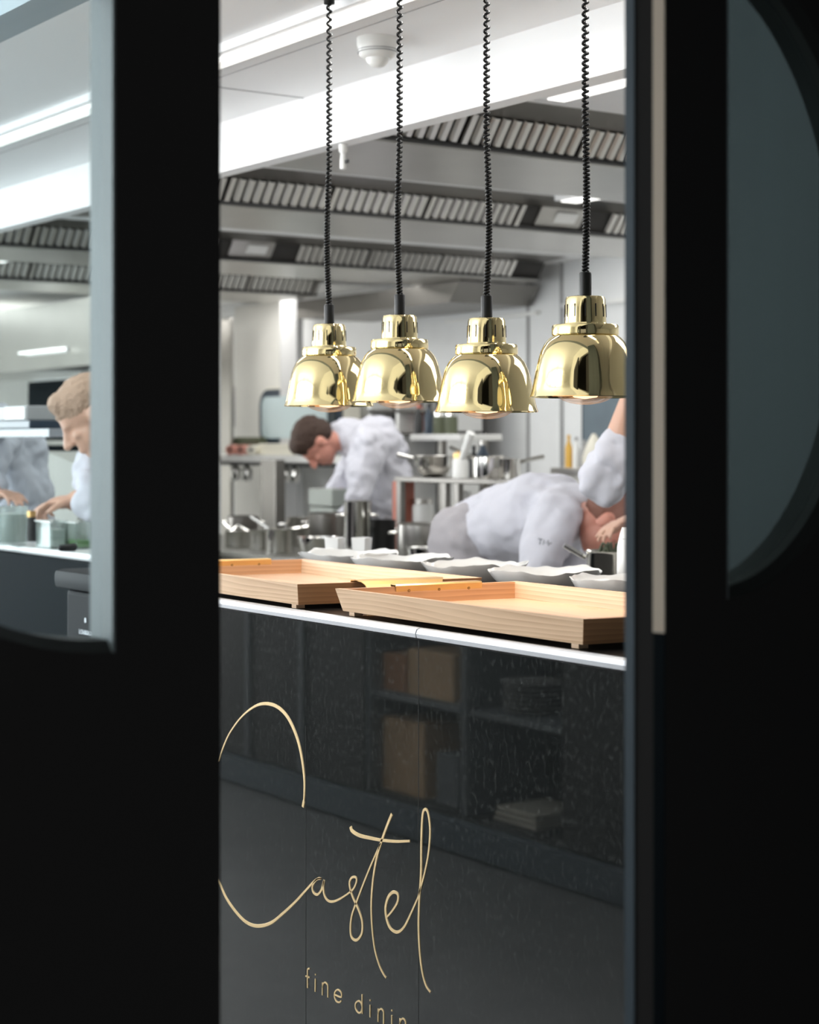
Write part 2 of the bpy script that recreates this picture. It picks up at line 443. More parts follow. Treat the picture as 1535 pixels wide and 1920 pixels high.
# smoke detector
p = P(708, 72, 4.49)
t = thing('smoke_detector', 'white round smoke detector on the ceiling between the first two lamp cords', 'smoke detector', (p.x, p.y, 2.45))
MB().lathe([(0, 2.45), (.052, 2.45), (.052, 2.432), (.05, 2.425), (.046, 2.408), (.036, 2.400), (0, 2.400)], (p.x, p.y, 0), 32).build('base', 'white_plastic', t, SM)
MB().lathe([(0, 2.401), (.030, 2.401), (.028, 2.392), (.016, 2.380), (0, 2.378)], (p.x, p.y, 0), 24).build('sensor_cap', 'white_plastic', t, SM)
for zz in (2.413, 2.419): MB().lathe([(.0475, zz), (.0502, zz), (.0502, zz + .0016), (.0475, zz + .0016)], (p.x, p.y, 0), 32).build('vent_slot', 'grey_plastic', t)
# sprinkler on beam
p = PV(643, 268, .93)
t = thing('sprinkler_head', 'small white sprinkler hanging below the white beam right of the first cord', 'sprinkler', (p.x, p.y, 2.295))
MB().lathe([(.012, 2.295), (.012, 2.275), (.007, 2.268), (.009, 2.25), (.009, 2.225), (.001, 2.222)], (p.x, p.y, 0), 12).build('stem', 'white_plastic', t, SM)
MB().box((p.x + .008, p.y, 2.24), (p.x + .022, p.y + .006, 2.25)).build('valve', 'iron', t)

# ------------------------------------------------------------------ doors (two leaves with half-round windows)
def leaf(name, corner, e, n, w, t, R, zc, Lw, mats, reveal, glass, label_side):
    """corner: free near corner; e: towards hinge; n: towards viewer; face plane through corner."""
    c = Vector((corner.x, corner.y, 0)); e = Vector((e.x, e.y, 0)); n = Vector((n.x, n.y, 0))
    H0, H1 = 0.0, 2.42
    N = 40
    arc = [(w + R * sin(pi * i / N), zc + R * cos(pi * i / N)) for i in range(N + 1)]   # from top to bottom bulging to hinge
    def pt(a, z, d=0): return c + e * a - n * d + Vector((0, 0, z))
    m = MB()
    # stile, top/bottom rails round the arc built as quads strips front+back
    def strip(z_out, pts):
        pass
    outer = []
    m.hexa([pt(0, H0), pt(w, H0), pt(w, H0, t), pt(0, H0, t), pt(0, H1), pt(w, H1), pt(w, H1, t), pt(0, H1, t)])
    # columns of the leaf beyond the stile, above and below the arc
    for i in range(N):
        (a0, z0), (a1, z1) = arc[i], arc[i + 1]
        if z0 >= zc + 1e-6 or z1 >= zc - 1e-6 and i < N // 2:
            m.hexa([pt(a0, z0), pt(a1, z1), pt(a1, z1, t), pt(a0, z0, t), pt(a0, H1), pt(a1, H1), pt(a1, H1, t), pt(a0, H1, t)])
        else:
            m.hexa([pt(a1, H0), pt(a0, H0), pt(a0, H0, t), pt(a1, H0, t), pt(a1, z1), pt(a0, z0), pt(a0, z0, t), pt(a1, z1, t)])
    m.hexa([pt(w + R, H0), pt(Lw, H0), pt(Lw, H0, t), pt(w + R, H0, t), pt(w + R, H1), pt(Lw, H1), pt(Lw, H1, t), pt(w + R, H1, t)])
    d = struct(m.build(name, 'black_door'))
    # flat reveal
    q = MB().hexa([pt(w, zc - R), pt(w + .003, zc - R), pt(w + .003, zc - R, t), pt(w, zc - R, t), pt(w, zc + R), pt(w + .003, zc + R), pt(w + .003, zc + R, t), pt(w, zc + R, t)])
    q.build('window_jamb', reveal, d)
    # round bezel
    q = MB(); rows = []
    for i in range(N + 1):
        s_, k_ = sin(pi * i / N), cos(pi * i / N)
        rows.append([pt(w + (R + .001) * s_, zc + (R + .001) * k_, t), pt(w + (R + .001) * s_, zc + (R + .001) * k_, 0), pt(w + (R - .012) * s_, zc + (R - .012) * k_, .012), pt(w + (R - .012) * s_, zc + (R - .012) * k_, t)])
    q.quadgrid(rows, True); q.build('window_bezel', 'bezel', d, SM)
    # pane
    q = MB()
    poly = [pt(w, zc - R, t * .5)] + [pt(w + (R - .004) * sin(pi * i / N), zc - (R - .004) * cos(pi * i / N), t * .5) for i in range(1, N)] + [pt(w, zc + R, t * .5)]
    q.prism(poly, -n * .004); q.build('window_pane', glass, d)
    return d, pt
def camdir(x, y): return Vector((SA * x - CA * y, CA * x + SA * y, 0))
th = radians(35)
cl = P(413, CY, 1.95)
dl, ptl = leaf('door_1', cl, camdir(-cos(th), -sin(th)), camdir(sin(th), -cos(th)), .124, .054, .353, 1.585, .56, None, 'reveal_grey', 'door_glass', 'l')
ph = radians(50)
cr = P(1247, CY, 1.90)
dr, ptr = leaf('door_2', cr, camdir(cos(ph), sin(ph)), camdir(sin(ph), -cos(ph)), .127, .049, .365, 1.642, .50, None, 'reveal_grey', 'dark_glass', 'r')
# edge of the right leaf: steel strip at the far side, wood inlay next to the near corner
zb = P(1240, 1187, 1.90).z
def estrip(d0, d1, z0, z1, m, name, th=.0015):
    MB().hexa([ptr(-th, z0, d0), ptr(0, z0, d0), ptr(0, z0, d1), ptr(-th, z0, d1), ptr(-th, z1, d0), ptr(0, z1, d0), ptr(0, z1, d1), ptr(-th, z1, d1)]).build(name, m, dr)
estrip(.0005, .0145, zb, 2.42, 'door_wood', 'wood_inlay')
estrip(.0005, .0135, 0, zb, 'dark_trim', 'edge_inlay')
estrip(.038, .0495, 0, 2.42, 'door_steel', 'edge_strip')

# ------------------------------------------------------------------ pass counter
U0, U1 = -.30, 1.40
ct = thing('pass_counter', 'black polished stone pass counter engraved with gold script, pale metal edge', 'counter', (.55, .4, 0))
MB().box((U0, 0, 0), (U1, .03, 1.101)).build('front_panel', 'stone', ct)
MB().box((U0, .03, .06), (U1, .92, 1.09)).build('body', 'cab_dark', ct)
MB().box((U0, .004, 1.10), (U1, .95, 1.1195), .002).build('worktop', 'worktop', ct)
MB().box((-1.13, .64, 1.10), (U0 - .001, .95, 1.1195), .002).build('worktop', 'worktop', ct)
MB().box((-1.11, .66, 0), (U0 - .001, .92, 1.10)).build('body', 'cab_dark', ct)
xs = PV(784, 1185, 0).x
for i, (a, b) in enumerate(((U0, xs - .0018), (xs + .0018, U1))):
    m = MB()
    m.prism([(a, -.004, 1.1045), (a, -.006, 1.112), (a, -.003, 1.119), (a, .003, 1.1215), (a, .012, 1.1215), (a, .012, 1.1045)], (b - a, 0, 0))
    m.build('edge_trim', 'trim_metal', ct)
# faint vertical joint in the panel
xj = PV(573, 1500, 0).x
MB().box((xj, -.0004, 0), (xj + .0012, .001, .9)).build('panel_joint', 'slot', ct)
MB().box((xs, -.0004, 0), (xs + .0012, .001, 1.1)).build('panel_joint', 'slot', ct)

def cr_spline(pts, n=8):
    P_ = [Vector(p) for p in pts]; P_ = [P_[0] * 2 - P_[1]] + P_ + [P_[-1] * 2 - P_[-2]]
    out = []
    for i in range(1, len(P_) - 2):
        for k in range(n):
            t = k / n; a, b, c, d = P_[i - 1], P_[i], P_[i + 1], P_[i + 2]
            out.append(.5 * ((2 * b) + (c - a) * t + (2 * a - 5 * b + 4 * c - d) * t * t + (3 * b - a - 3 * c + d) * t ** 3))
    out.append(P_[-2]); return out
def stroke(m, pts, wid, n=8, off=(400, 1480), sc=3.07):
    """pts in a zoomed crop; wid px in photo; builds a shallow raised inlay in the plane v=0"""
    q = cr_spline([Vector((x, y)) for x, y in pts], n) if n > 1 else [Vector(p) for p in pts]
    W = [PV(off[0] + p.x / sc, off[1] + p.y / sc, 0) for p in q]
    N = len(W)
    rows = []
    for i, p in enumerate(W):
        d = (W[min(i + 1, N - 1)] - W[max(i - 1, 0)]); d.y = 0; d.normalize()
        nn = Vector((d.z, 0, -d.x))
        t = i / (N - 1)
        ww = (wid(t) if callable(wid) else wid) * .00132 / 2
        rows.append([p + nn * ww + Vector((0, .001, 0)), p + nn * ww * .7 + Vector((0, -.0012, 0)), p - nn * ww * .7 + Vector((0, -.0012, 0)), p - nn * ww + Vector((0, .001, 0))])
    m.quadgrid(rows, True, True)
lt = lambda a, b: (lambda t: a + (b - a) * t)
def swell(a, b): return lambda t: a + (b - a) * sin(pi * t)
# script word
m = MB()
s3 = lambda x, y: ((x / 3.84 + 400 - 400) * 3.07, (y / 3.84 + 1150 - 1480) * 3.07)
C = [s3(*q) for q in ((645, 1395), (655, 1320), (655, 1180), (630, 1000), (590, 860), (530, 740), (455, 670), (370, 650), (290, 675), (200, 750), (120, 860), (70, 970), (40, 1060))]
stroke(m, C, lambda t: 7 if t < .06 else (3.5 + 4 * abs(sin(pi * min(1, t * 1.35)))))
C2 = [s3(40, 1060), (-25, -120), (-45, 60), (-30, 300), (5, 480), (38, 545), (75, 625), (130, 705), (190, 765), (255, 787), (330, 770), (400, 715), (470, 650), (530, 585), (575, 535), (605, 512), (622, 514)]
stroke(m, C2, swell(3, 6.5))
m.build('script_letter', 'gold_letter', ct, SM)
m = MB(); stroke(m, [(622, 514), (595, 520), (572, 555), (575, 590), (598, 606), (622, 580), (638, 525), (634, 560), (640, 610), (660, 640), (690, 646), (730, 630), (770, 605)], swell(3.5, 5)); m.build('script_letter', 'gold_letter', ct, SM)
m = MB(); stroke(m, [(770, 605), (805, 575), (824, 535), (822, 508), (800, 507), (786, 530), (787, 565), (803, 620), (835, 690), (857, 760), (855, 830), (825, 868), (796, 850), (790, 790), (800, 720), (828, 640), (870, 530), (915, 420), (965, 310)], swell(3.5, 5)); m.build('script_letter', 'gold_letter', ct, SM)
m = MB(); stroke(m, [(1028, 142), (1000, 210), (965, 310), (940, 400), (920, 520), (910, 660), (915, 800), (930, 920), (955, 1010), (978, 1060), (995, 1085)], lambda t: 6 - 3 * t if t < .8 else 3.5)
stroke(m, [(790, 215), (800, 240), (840, 265), (900, 280), (970, 293), (1050, 300), (1132, 298)], lambda t: 8 - 4 * t); m.build('script_letter', 'gold_letter', ct, SM)
m = MB(); stroke(m, [(1000, 735), (1030, 700), (1060, 650), (1062, 605), (1035, 592), (1008, 620), (992, 680), (998, 745), (1020, 800), (1060, 822), (1100, 790), (1140, 710), (1180, 620)], swell(3.5, 6)); m.build('script_letter', 'gold_letter', ct, SM)
m = MB(); stroke(m, [(1180, 620), (1215, 490), (1240, 360), (1248, 230), (1237, 140), (1220, 115), (1205, 150), (1198, 300), (1196, 480), (1186, 640), (1182, 800), (1190, 950), (1205, 1060), (1225, 1130), (1250, 1168)], swell(3.5, 5)); m.build('script_letter', 'gold_letter', ct, SM)
# small lettering  f i n e   d i n i n g
def small(ox, base, strokes):
    m = MB()
    for s_ in strokes: stroke(m, s_, 3.0, 5 if len(s_) > 2 else 1)
    m.build('letter', 'gold_letter', ct, SM)
small(0, 0, [[(556, 1032), (545, 1034), (543, 1050), (543, 1100), (543, 1143)], [(532, 1075), (555, 1083)]])
small(0, 0, [[(588, 1090), (587, 1165)], [(588, 1062), (588, 1070)]])
small(0, 0, [[(629, 1112), (628, 1185)], [(628, 1140), (634, 1118), (645, 1112), (658, 1126), (660, 1150), (660, 1198)]])
small(0, 0, [[(699, 1182), (736, 1196), (736, 1170), (718, 1153), (702, 1165), (698, 1192), (708, 1218), (724, 1226), (737, 1217)]])
small(0, 0, [[(857, 1180), (858, 1292)], [(857, 1260), (850, 1282), (835, 1285), (820, 1262), (820, 1232), (836, 1218), (850, 1228), (857, 1250)]])
small(0, 0, [[(903, 1240), (903, 1312)], [(903, 1210), (903, 1219)]])
small(0, 0, [[(950, 1262), (949, 1338)], [(949, 1292), (956, 1270), (968, 1264), (980, 1280), (981, 1305), (981, 1350)]])
small(0, 0, [[(1028, 1300), (1028, 1375)], [(1028, 1268), (1028, 1277)]])
small(0, 0, [[(1075, 1318), (1074, 1392)], [(1074, 1346), (1082, 1325), (1094, 1320), (1106, 1336), (1108, 1360), (1108, 1405)]])
small(0, 0, [[(1200, 1370), (1200, 1480), (1188, 1500), (1165, 1485)], [(1200, 1440), (1188, 1450), (1168, 1430), (1168, 1395), (1185, 1375), (1200, 1395)]])

# black cooking block at the left end of the pass
bx = thing('side_cabinet', 'black cabinet with rounded lid and small silver name, behind the left door glass', 'cabinet', (-.7, .4, 0))
uL = PV(124, 1100, .12).x
MB().box((uL, .12, 0), (U0 - .02, .60, 1.065), .012).build('body', 'black_lid', bx)
MB().box((uL - .03, .095, 1.068), (U0 - .015, .62, 1.118), .018).build('lid', 'black_lid', bx, SM)
def text(s_, size, loc, rot, mname, parent, ext=.0006, name='lettering', align='LEFT'):
    c = bpy.data.curves.new(name, 'FONT'); c.body = s_; c.size = size; c.extrude = ext; c.align_x = align
    c.materials.append(M[mname])
    tmp = bpy.data.objects.new(name, c)
    me = bpy.data.meshes.new_from_object(tmp); bpy.data.objects.remove(tmp)
    o = bpy.data.objects.new(name, me); COL.objects.link(o); o.rotation_euler = rot
    o.parent = parent; o.location = Vector(loc) - ORG[parent.name]
    return o
q = PV(148, 1188, .119); text('LOHBERGER', .017, q, (pi / 2, 0, 0), 'trim_metal', bx)
q = PV(160, 1163, .119); MB().box((q.x - .004, .1185, q.z - .006), (q.x + .004, .12, q.z + .006)).build('badge', 'trim_metal', bx)
MB().box((q.x - .012, .1185, q.z - .036), (q.x + .07, .12, q.z - .0345)).build('badge', 'trim_metal', bx)

bk = thing('kitchen_block', 'black-fronted kitchen block with white top in front of the blond chef', 'counter', (-2.5, .55, 0))
MB().box((-5, .36, 0), (-1.20, .60, 1.10)).build('body', 'dark_trim', bk)
MB().box((-5, .40, 1.10), (-1.20, .62, 1.122), .008).build('top', 'marble', bk)

# ------------------------------------------------------------------ heat lamps
LV = .300
def heat_lamp(px, y_rim, halfw, label, lean):
    k = (px - CX) / F
    Y = (LV - CAM.y) / (CA * k + SA)
    c = P(px, y_rim, Y); s_ = halfw * Y / F / .0985
    s_ = 1.0 + (s_ - 1) * .3
    x, y, z = c.x, c.y, c.z
    t = thing('heat_lamp', label, 'heat lamp', (x, y, z), 'brass heat lamps above the pass')
    U = .00105 * s_
    pr = [(96.5, 0), (96, 1.5), (94, 6), (92, 14), (90, 24), (87.5, 38), (85, 50), (81.5, 65), (77.5, 79), (71, 92), (63.5, 101), (57.5, 105.5), (56, 107), (56, 109)]
    inner = [(r - 2, h - 1) for r, h in pr[::-1]]
    MB().lathe([(r * U, z + h * U) for r, h in pr] + [(r * U, z + h * U) for r, h in inner] + [(96.5 * U, z)], (x, y, 0), 72).build('shade', 'brass', t, radians(50))
    col = [(53, 105), (58, 107), (58.5, 109), (58, 122), (56.5, 124.5), (38, 125), (37, 128)]
    MB().lathe([(r * U, z + h * U) for r, h in col], (x, y, 0), 64).build('collar', 'brass', t, radians(35))
    nk = MB().lathe([(r * U, z + h * U) for r, h in [(37, 124), (36.5, 130), (35, 168), (33, 173), (30, 174), (4, 174.5)]], (x, y, 0), 64).build('neck', 'brass', t, radians(35))
    for j in range(12):
        a = 2 * pi * j / 12 + .35
        d = Vector((cos(a), sin(a), 0)); sd = Vector((-sin(a), cos(a), 0))
        ctr = Vector((x, y, z)) + d * 35.6 * U
        m = MB()
        pts = []
        for zz in (138, 160):
            for (o1, o2) in ((-.9, -1.5), (.9, -1.5), (.9, 1.2), (-.9, 1.2)):
                rr = 0 if zz == 138 else -.6
                pts.append(ctr + sd * o1 * U + d * (o2 + rr) * U + Vector((0, 0, zz * U)))
        m.hexa(pts); m.build('vent_slot', 'slot', nk)
    MB().lathe([(r * U, z + h * U) for r, h in [(0, 174), (10.8, 174), (10.8, 213), (10.2, 215.5), (8.5, 216.5), (0, 216.5)]], (x, y, 0), 24).build('grip_tube', 'black_plastic', t, SM)
    MB().box((x - .018, y - .004, z + 174 * U), (x - .008, y + .004, z + 177.5 * U)).build('switch', 'black_plastic', t)
    # bulb lens bulging below the rim
    MB().lathe([(r * U, z + h * U) for r, h in [(0, 30), (40, 24), (49, 6), (47, -1), (38, -7), (24, -11.5), (10, -13.5), (0, -14)]], (x, y, 0), 40).build('bulb', 'lens_glass', t, SM)
    MB().lathe([(r * U, z + h * U) for r, h in [(0, 28), (20, 24), (28, 8), (20, -1), (0, -4)]], (x, y, 0), 24).build('filament', 'emit_bulb', t, SM)
    # spiral cord: tight near the lamp, stretched towards the ceiling
    z0 = z + 217 * U; z1 = 2.437
    pts = []; zz = z0; a = 0.0
    dA = 2 * pi / 10
    while zz < z1:
        f_ = (zz - z0) / (z1 - z0)
        pitch = .0064 + .0122 * max(0, (f_ - .2) / .8)
        wob = lean * sin(pi * min(1, f_ * 2.2)) * (1 - f_) if f_ < .46 else lean * sin(pi * min(1, f_ * 2.2)) * (1 - f_)
        pts.append(Vector((x + .0048 * cos(a) + wob * SA, y + .0048 * sin(a) + wob * CA, zz)))
        a += dA; zz += pitch / 10
    MB().tube(pts, .0027, 6).build('spiral_cord', 'black_plastic', t, 4)
    MB().tube([(x, y, z0), (x, y, z1)], .0008, 5).build('pull_cord', 'black_plastic', t)
    MB().lathe([(.001, 2.418), (.012, 2.42), (.012, 2.436), (.045, 2.439), (.047, 2.45), (0, 2.4495)], (x, y, 0), 32).build('ceiling_rose', 'black_plastic', t, SM)
    l = bpy.data.lights.new('heat_lamp_glow', 'SPOT'); l.energy = 5; l.color = (1, .78, .60); l.spot_size = radians(125); l.spot_blend = .8; l.shadow_soft_size = .035
    lo = bpy.data.objects.new('heat_lamp_glow', l); COL.objects.link(lo); lo.parent = t; lo.location = (0, 0, -.02)
    return t
heat_lamp(617, 761, 80, 'leftmost brass heat lamp, over the far wooden tray', -.006)
heat_lamp(749, 753, 84, 'second brass heat lamp from the left, between two others', -.005)
heat_lamp(912, 772, 94, 'third brass heat lamp from the left, hanging lowest of the four', .006)
heat_lamp(1097, 744, 100, 'rightmost brass heat lamp, partly behind the right door edge', .003)

# ------------------------------------------------------------------ wooden trays
def tray(fl, fr, depth, skew, label, ref):
    """fl, fr: front top corners (Vector xy); back edge offset by skew"""
    zt, zb = 1.1705, 1.1285
    e = (fr - fl); L = e.length; e.normalize(); d = Vector((-e.y, e.x, 0))
    sk = Vector((skew, 0, 0))
    def q(a, b, z, pad=0):   # a along 0..L, b across 0..depth
        return Vector((fl.x, fl.y, 0)) + e * a + (d * b) + e * skew * (b / depth) + Vector((0, 0, z))
    t = thing('serving_tray', label, 'tray', q(L / 2, depth / 2, 1.1205), 'wooden trays on the pass')
    wl = .013; fa, fb = .013, .009     # flare at ends and at the long sides
    def wall(a0, a1, a2, a3, m, name):
        MB().hexa([a0[0], a1[0], a2[0], a3[0], a0[1], a1[1], a2[1], a3[1]]).build(name, m, t)
    o = .0
    # base board
    MB().hexa([q(fa, fb, zb), q(L - fa, fb, zb), q(L - fa, depth - fb, zb), q(fa, depth - fb, zb), q(fa - .003, fb - .002, zb + .010), q(L - fa + .003, fb - .002, zb + .010), q(L - fa + .003, depth - fb + .002, zb + .010), q(fa - .003, depth - fb + .002, zb + .010)]).build('base', 'tray_base', t)
    # long front / back
    for b0, b1, sg in ((0, wl, 1), (depth - wl, depth, -1)):
        f_ = fb if sg == 1 else -fb
        MB().hexa([q(fa, b0 + f_, zb), q(L - fa, b0 + f_, zb), q(L - fa, b1 + f_, zb), q(fa, b1 + f_, zb), q(0, b0, zt), q(L, b0, zt), q(L, b1, zt), q(0, b1, zt)]).build('long_side', 'tray_long', t)
    # ends (slightly inside the long sides, their outer skin flush)
    for a0, a1, sg in ((-.0006, wl, 1), (L - wl, L + .0006, -1)):
        f_ = fa if sg == 1 else -fa
        es = MB().hexa([q(a0 + f_, fb + .0005, zb), q(a1 + f_, fb + .0005, zb), q(a1 + f_, depth - fb - .0005, zb), q(a0 + f_, depth - fb - .0005, zb), q(a0, .0005, zt - .0004), q(a1, .0005, zt - .0004), q(a1, depth - .0005, zt - .0004), q(a0, depth - .0005, zt - .0004)]).build('end_side', 'tray_end', t)
    # brass handles: an angle plate over each end
    for side in (0, 1):
        A = .012 if side == 0 else L - .012
        ii = 1 if side == 0 else -1
        b0, b1 = depth * .30, depth * .775
        h = MB()
        prof = [(.0038, -.017), (.0042, .0015), (.002, .0042), (-.016, .0046), (-.026, .0022), (-.033, -.004), (-.037, -.012)]
        prof2 = [(.0018, -.017), (.0020, .0005), (.001, .0024), (-.016, .0030), (-.0255, .0006), (-.0318, -.0048), (-.0355, -.012)]
        rows = []
        for bb, cut in ((b0, 0), (b1, 0)):
            rows.append([q(A + ii * o_, bb + (.014 * max(0, -o_ - .016) / .02) * (1 if bb == b0 else -1), zt + z_) for o_, z_ in prof + prof2[::-1]])
        h.quadgrid(rows, True, True)
        ho = h.build('handle', 'brass_satin', t)
        for bb in (.37, .535, .70):
            pp = q(A + ii * .0040, depth * bb, zt - .0085)
            MB().lathe([(.001, .0006), (.0028, .0006), (.003, -.001)], pp, 12, axis=e * ii).build('screw', 'brass_screw', ho)
    for a in (.028, L - .028 - .018):
        for b in (fb + .004, depth - fb - .03):
            MB().hexa([q(a, b, 1.1205), q(a + .018, b, 1.1205), q(a + .018, b + .018, 1.1205), q(a, b + .018, 1.1205), q(a, b, zb), q(a + .018, b, zb), q(a + .018, b + .018, zb), q(a, b + .018, zb)]).build('foot', 'tray_long', t)
    return t
fl = PZ(628, 1103.5, 1.1705); fr = PZ(1093, 1161, 1.1705)
tray(Vector((fl.x, fl.y, 0)), Vector((fr.x, fr.y, 0)), .40, .050, 'pale wooden tray with brass handles nearest the right end of the pass', None)
fr2 = PZ(557, 1095.5, 1.1705)
tray(Vector((fr2.x - .725, fr2.y + .010, 0)), Vector((fr2.x, fr2.y, 0)), .405, .060, 'wooden tray at left, its near corner beside the other tray', None)

# ------------------------------------------------------------------ crinkled bowls and cups
def bowl(px, py, label, seed, r0=.128):
    c = PZ(px, py, 1.168); z = 1.1205
    rnd = random.Random(seed); phs = [rnd.uniform(0, 6.28) for _ in range(4)]
    def rip(r, h, t):
        a = max(0, (r - .07) / .055)
        w_ = (1 - 2 * abs(sin(4.5 * t + phs[0]))) * .55 + sin(5 * t + phs[1]) * .25 + (1 - 2 * abs(sin(8 * t + phs[2]))) * .35
        return r * (1 + .030 * a * w_), h + a * (.0035 * sin(4 * t + phs[3]) + .0030 * w_)
    k = r0 / .128
    prof = [(.001, z), (.070, z), (.082, z + .003), (.096, z + .014), (.113, z + .031), (.128 * k, z + .047), (.129 * k, z + .0495), (.1255 * k, z + .0495), (.108, z + .034), (.088, z + .016), (.072, z + .009), (.001, z + .008)]
    return tag(MB().lathe(prof, (c.x, c.y, 0), 96, ripple=rip).build('crinkled_bowl', 'porcelain', None, radians(60), (c.x, c.y, z)), label, 'bowl', 'white crinkled bowls behind the trays')
bowl(654, 1036, 'white crinkled bowl farthest left, with two small cups behind it', 1)
bowl(755, 1045, 'white crinkled bowl second from the left, behind the far tray', 2, .125)
bowl(889, 1056.5, 'white crinkled bowl in the middle of the row', 3, .125)
bowl(1022, 1069, 'white crinkled bowl fourth from the left, behind the near tray', 4, .125)
bowl(1180, 1084, 'white crinkled bowl at the right end, cut by the door edge', 5, .122)
def cup(px, label):
    c = PZ(px, 1049, 1.121)
    r = .0235; z = 1.1205
    m = MB(); rows = []
    R = lambda a: r / max(abs(cos(a)), abs(sin(a))) ** .75
    for sc_, h in ((.80, 0), (.86, .012), (.95, .04), (1, .062), (.93, .062), (.86, .03), (.8, .012)):
        rows.append([Vector((c.x + R(a) * sc_ * cos(a + .5), c.y + R(a) * sc_ * sin(a + .5), z + h)) for a in [2 * pi * j / 24 for j in range(24)]])
    m.quadgrid(rows, True, True)
    return tag(m.build('square_cup', 'porcelain', None, SM), label, 'cup', 'small white cups behind the first bowl')
cup(628, 'left of the two small white square cups behind the first bowl')
cup(678, 'right of the two small white square cups behind the first bowl')
# white bottle by the right door edge
c = PV(1182, 1098, .82)
t = thing('white_jug', 'white porcelain jug cut off by the right door edge', 'jug', (c.x, c.y, 1.1205))
z = 1.1205
MB().lathe([(0, z), (.028, z), (.030, z + .01), (.031, z + .05), (.030, z + .10), (.024, z + .128), (.019, z + .143), (.016, z + .143), (.016, z + .11), (0, z + .10)], (c.x, c.y, 0), 32).build('body', 'porcelain', t, SM)
for h in (.118, .123): MB().lathe([(.0268 - (h - .118), z + h), (.0272 - (h - .118), z + h), (.0268 - (h - .118), z + h + .0012)], (c.x, c.y, 0), 32).build('line', 'grey_plastic', t)

# ------------------------------------------------------------------ people
def remesh(o, vox, smooth=4, fold=0, fscale=.12):
    md = o.modifiers.new('remesh', 'REMESH'); md.mode = 'VOXEL'; md.voxel_size = vox; md.use_smooth_shade = True
    s_ = o.modifiers.new('smooth', 'SMOOTH'); s_.factor = .5; s_.iterations = smooth
    if fold:
        tx = bpy.data.textures.new('folds', 'CLOUDS'); tx.noise_scale = fscale; tx.noise_depth = 2
        d = o.modifiers.new('folds', 'DISPLACE'); d.texture = tx; d.strength = fold * 3.2; d.mid_level = .5
        ty = bpy.data.textures.new('creases', 'MARBLE'); ty.noise_scale = .16; ty.turbulence = 11; ty.noise_depth = 2; ty.marble_type = 'SHARP'
        d = o.modifiers.new('creases', 'DISPLACE'); d.texture = ty; d.strength = fold * .9; d.mid_level = .5
        s2 = o.modifiers.new('smooth2', 'SMOOTH'); s2.factor = .5; s2.iterations = 1
    o.data.shade_smooth()
def basis(fwd, up):
    f_ = Vector(fwd).normalized(); u_ = Vector(up); u_ = (u_ - f_ * u_.dot(f_)).normalized(); r_ = f_.cross(u_)
    return Matrix((r_, f_, u_)).transposed()       # columns: side, forward, up
def add_head(m, c, B, s=1.0):
    def L(x, y, z): return Vector(c) + B @ Vector((x, y, z)) * s
    m.ell(L(0, -.008, .035), (.075 * s, .095 * s, .082 * s), B, 20)
    m.ell(L(0, .028, -.035), (.060 * s, .058 * s, .072 * s), B, 18)
    m.ell(L(0, .050, -.088), (.030 * s, .028 * s, .022 * s), B, 12)          # chin
    m.ell(L(0, .030, -.072), (.050 * s, .045 * s, .030 * s), B, 14)          # jaw
    m.ell(L(0, .072, .022), (.045 * s, .018 * s, .014 * s), B, 12)           # brow
    m.cap(L(0, .084, .012), L(0, .108, -.030), .009 * s, .0135 * s)          # nose
    m.ell(L(.011, .096, -.032), (.009 * s,) * 3, B, 10); m.ell(L(-.011, .096, -.032), (.009 * s,) * 3, B, 10)
    m.ell(L(0, .080, -.060), (.024 * s, .012 * s, .006 * s), B, 10); m.ell(L(0, .078, -.070), (.020 * s, .011 * s, .006 * s), B, 10)
    for sg in (-1, 1):
        m.ell(L(sg * .036, .066, -.018), (.018 * s, .016 * s, .014 * s), B, 10)  # cheek
        m.ell(L(sg * .077, -.006, -.004), (.009 * s, .020 * s, .031 * s), B, 12)  # ear
        m.ell(L(sg * .080, -.012, .006), (.007 * s, .018 * s, .018 * s), B, 10)
def add_hair(m, c, B, s=1.0):
    def L(x, y, z): return Vector(c) + B @ Vector((x, y, z)) * s
    m.ell(L(0, -.014, .058), (.080 * s, .101 * s, .074 * s), B, 20)
    m.ell(L(0, -.048, .018), (.077 * s, .068 * s, .070 * s), B, 18)
    m.ell(L(0, .045, .085), (.058 * s, .045 * s, .040 * s), B, 14)
def add_hand(m, wrist, d, palm_n, s=1.0, curl=.6, thumb=1):
    d = Vector(d).normalized(); n = Vector(palm_n); n = (n - d * n.dot(d)).normalized(); sd = d.cross(n)
    B = Matrix((sd, d, n)).transposed()
    w_ = Vector(wrist)
    def L(x, y, z): return w_ + B @ Vector((x, y, z)) * s
    m.ell(L(0, .045, 0), (.040 * s, .055 * s, .016 * s), B, 14)
    m.ell(L(thumb * .022, .028, .006), (.018 * s, .03 * s, .016 * s), B, 12)
    for i, (x, ln) in enumerate(((.031, .072), (.010, .082), (-.011, .076), (-.031, .060))):
        x *= thumb
        a = curl * (.5 + .1 * i); p0 = L(x, .088, 0); ang = a; pp = p0; r = .0088
        for seg_, fr_ in enumerate((.45, .32, .23)):
            dd = B @ Vector((x * .6, cos(ang), sin(ang)))
            q_ = pp + dd * ln * fr_ * s
            m.cap(pp, q_, r * s, (r - .001) * s, 10); pp = q_; r -= .001; ang += a
    p0 = L(thumb * .034, .025, .004); p1 = L(thumb * .060, .058, .018); p2 = L(thumb * .058, .085, .030)
    m.cap(p0, p1, .012 * s, .0105 * s, 10); m.cap(p1, p2, .0105 * s, .0085 * s, 10)
def limb(m, pts, rad):
    for i in range(len(pts) - 1): m.cap(pts[i], pts[i + 1], rad[i], rad[i + 1])

